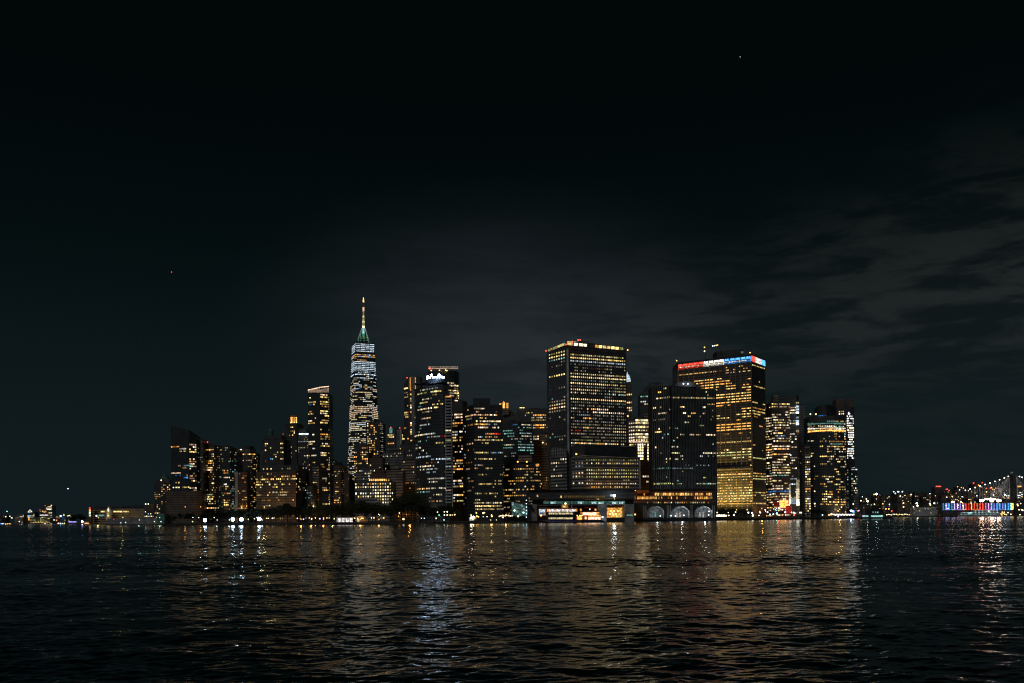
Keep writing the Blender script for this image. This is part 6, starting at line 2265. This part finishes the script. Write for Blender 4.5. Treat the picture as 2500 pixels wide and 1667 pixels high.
    while x < 2500:
        town.append((x, rg.uniform(9, 20)))
        x += rg.uniform(6, 11)
    for i, (x0, w) in enumerate(town):
        for row in range(2):
            D_ = 1860 + row * 260 + rg.uniform(0, 90)
            base = 1238 if row == 0 else 1226
            if row == 1:
                y = {0: 1214}.get(-1, 1216) - rg.uniform(0, 10) - (6 if x0 > 2180 else 0) - (8 if x0 > 2330 else 0)
            else:
                y = 1232 - rg.uniform(0, 8)
            t = Tower("hillside_building", "small dark building with few lit windows in the crowded eastern town", x0 + w / 2, D_, group=G, seed=i * 3 + row)
            f = t.block("wall", [(x0, D_ + 3), (x0 + w, D_)], y, rg.choice(("dark_stone", "brown_brick", "dark_stone", "black_metal")), depth=18)
            t.windows(f[0], 4.4, 3.8, rg.uniform(1.4, 2.3), 1.9, d=rg.uniform(.06, .24), pal=rg.choice(("wyo", "owy", "cwt", "wyg")), lv=(1, 2, 2, 3), run=1.3, bot=1250, skip=1.5)
            if rg.random() < .55:
                t.spot(x0 + rg.uniform(1, w - 1), y + rg.uniform(-1, 6), D_ - 3, rg.uniform(.6, 1.3), rg.choice("wcywyo"), 5, "roof_lamp")
            t.done(24)
    for lab, a, b, y, d, pal in (("block topped by a row of red lights above the town", 2283, 2299, 1187, .30, "ygo"),
                                 ("two-stepped block with red corner lights, right of the red-topped block", 2300, 2321, 1196, .28, "ywo"),
                                 ("narrow slab with orange roof edge in the middle of the town", 2336, 2354, 1187, .25, "oyw"),
                                 ("tall dark tower with a slanting orange streak near its top", 2374, 2397, 1179, .16, "yo"),
                                 ("broad reddish lit block with a red beacon cluster behind the bridge cables", 2402, 2434, 1191, .18, "ypo"),
                                 ("dark flat block with white roof lights above the town's left part", 2186, 2208, 1201, .12, "wc"),
                                 ("dark block carrying a small blue sign", 2254, 2282, 1204, .08, "wy"),
                                 ("left outlying block with a blue-white roof lamp", 2132, 2152, 1208, .12, "wy")):
        D_ = 2420
        t = Tower("town_building", lab, (a + b) / 2, D_)
        f = t.block("wall", [(a, D_ + 4), (b, D_)], y, "brown_brick" if "reddish" in lab else "dark_stone", depth=22)
        t.windows(f[0], 4.2, 3.6, 2.4, 2.2, d=d, pal=pal, lv=(1, 2, 3), run=1.5, bot=1232, skip=2)
        if a == 2283:
            for q in range(5):
                t.spot(2286 + q * 2.6, 1186, D_ - 4, 1.2, "r", 5)
        if a == 2300:
            for q, yy in ((2310, 1193), (2313, 1193), (2317, 1196), (2318, 1203), (2321, 1206)):
                t.spot(q, yy, D_ - 4, 1.2, "r", 5 if q < 2316 else 4)
        if a == 2336:
            for q, yy in ((2338, 1187), (2347, 1189), (2352, 1190)):
                t.spot(q, yy, D_ - 4, 1.0, "o", 4)
        if a == 2374:
            t.spot(2377, 1178, D_ - 4, 1.5, "r", 4)
            t.spot(2398, 1177, D_ - 4, 1.2, "r", 4)
            mb = MB()
            mb.tube(at(2388, 1182, D_ - 4), at(2396, 1188, D_ - 4), 1.0, 1.0, glow("o", 3), 6)
            mb.build("light_streak", t.root)
        if a == 2402:
            for q, yy, h in ((2408, 1191, "r"), (2418, 1190, "r"), (2421, 1189, "o"), (2424, 1193, "o"), (2431, 1190, "r"), (2428, 1195, "o"), (2426, 1208, "w")):
                t.spot(q, yy, D_ - 5, 1.4, h, 5)
        if a == 2186:
            for q in (2182, 2192, 2194, 2203):
                t.spot(q, 1199, D_ - 5, 1.4, "c", 4, "roof_lamp")
        if a == 2254:
            t.box("sign", 2264.5, 2272.5, 1204, 1208, D_ - 3, 1, glow("b", 3))
        if a == 2132:
            t.spot(2140, 1205, D_ - 5, 1.8, "c", 6, "roof_lamp")
            t.spot(2147.5, 1207.5, D_ - 5, 1.5, "c", 5, "roof_lamp")
            t.spot(2134, 1205.5, D_ - 5, 1.4, "o", 4, "roof_lamp")
        t.done(40)
    # waterfront hall left of the pier
    t = Tower("waterfront_hall", "pale low hall with arched bays between the town and rainbow pier building", 2255, 1760)
    f = t.block("wall", [(2228, 1764), (2290, 1756)], 1236, "pale_concrete", depth=12)
    t.windows(f[0], 4, 5, 2.2, 3.0, d=.5, pal="wpy", lv=(0, 1), rv=.2)
    for px in (2238.5, 2281):
        t.spot(px, 1227, 1752, 1.6, "t", 4, "roof_lamp")
    t.done()
    # shore lamps
    for k in range(46):
        px = 2165 + k * 3.9
        D_ = 1800 - (px - 2165) * .35
        z = at(px, 1255, D_).z
        lamp(px, 1255 + rg.uniform(-1.2, .8) + (-1 if px > 2300 else 0), D_, rg.choice("wyyow"), 5 if px > 2215 else 4, "shore lamp in the bright row along the eastern waterfront", "lamps along the eastern waterfront", 0, rg.uniform(.55, 1.0))
    t = Tower("lit_walkway", "long orange-lit covered walkway along the eastern waterfront", 2280, 1770)
    for k in range(26):
        t.box("light_panel", 2246 + k * 3.7, 2249.2 + k * 3.7, 1250.2, 1252.4, 1768, 1, glow("o", 3 if k % 4 else 2))
    t.box("roof", 2244, 2344, 1248.8, 1250, 1766, 6, "dark_stone")
    t.done()
    for px, py, h in ((2447, 1249, "y"), (2452, 1249, "y"), (2444, 1253, "o"), (2449, 1252, "o"), (2453, 1254, "y"), (2446, 1256, "y"), (2457, 1255, "y"), (2461, 1250, "w"), (2468, 1254, "p"), (2490, 1255, "w"), (2488, 1243, "w"), (2494, 1243, "w"), (2497, 1244, "w"), (2485, 1233, "w")):
        lamp(px, py, 1690, h, 5, "amber or white quay lamp at the foot of the bridge tower", "quay lamps by the bridge tower", 0, .9)
    for px in (2148, 2156, 2163, 2170):
        lamp(px, 1241, 1790, "o", 5, "orange lamp in the short row behind the dark tour boat", "orange lamps behind the tour boat", 0, 1.1)
    for px, py, h in ((2102, 1221, "y"), (2118, 1222, "w"), (2097, 1245, "b"), (2177, 1246, "r"), (2206, 1236, "y"), (2240, 1233, "w"), (2270, 1228, "c"), (2290, 1233, "y")):
        lamp(px, py, 1800, h, 6 if h == "w" else 5, "brighter lamp standing out before the eastern town", "brighter lamps before the town", 0, 1.2)
    # far left shoreline lamps
    for px, py, h, lv in ((3, 1277, "b", 5), (6, 1277, "c", 5), (9, 1277, "b", 5), (14, 1278, "o", 5), (19, 1277, "o", 4), (24, 1277, "o", 4), (53, 1279, "c", 5), (47, 1272, "w", 4), (96, 1279, "o", 4), (105, 1279, "y", 4), (110, 1277, "w", 5), (125, 1278, "w", 5), (142, 1276, "w", 5), (147, 1276, "w", 5), (152, 1277, "w", 4), (157, 1276, "y", 4), (17, 1247, "t", 4), (14, 1260, "w", 5), (24, 1259, "w", 4), (29, 1263, "w", 5), (132, 1268, "c", 4), (138, 1268, "r", 4), (156, 1256, "g", 5), (166, 1258, "g", 5), (170, 1257, "y", 4)):
        lamp(px, py, 3770, h, lv, "shore lamp along the low far shoreline at the left", "lamps on the far left shoreline", 0, 1.7, 1.0)


east()


# ================================================================== sky traffic
def aircraft(name, label, px, py, D, h, lv, r, span):
    p = at(px, py, D)
    t = thing(name, label, "aircraft", p)
    mb = MB()
    mb.tube(p + Vector((-span * .45, 2, 0)), p + Vector((span * .45, 2, 0)), span * .03, span * .05, "steel", 8)
    mb.build("fuselage", t)
    mb = MB()
    mb.box(p + Vector((0, 2, 0)), (span * .14, span, span * .012), "steel")
    mb.box(p + Vector((-span * .42, 2, span * .07)), (span * .09, span * .02, span * .14), "white_paint")
    mb.build("wing", t)
    mb = MB()
    mb.ball(p, r, glow(h, lv), 8)
    mb.build("navigation_light", t)


aircraft("airliner", "low bright blue-white aircraft light above the far left shore", 166, 1191.5, 3600, "n", 4, 1.9, 9)
aircraft("airliner", "tiny red-orange aircraft light high in the left sky", 419, 665, 4200, "r", 4, 1.6, 8)
aircraft("airliner", "tiny white point of light high in the right sky", 1807, 140, 4200, "w", 3, 1.1, 8)

# unseen sun lamp added to brighten the facades that face the water
sd = bpy.data.lights.new("facade_fill", 'SUN')
sd.energy = 0.30
sd.angle = rad(12)
sd.color = (.95, .97, 1.0)
so = bpy.data.objects.new("facade_fill", sd)
so.rotation_euler = (rad(58), 0, rad(-22))
COL.objects.link(so)
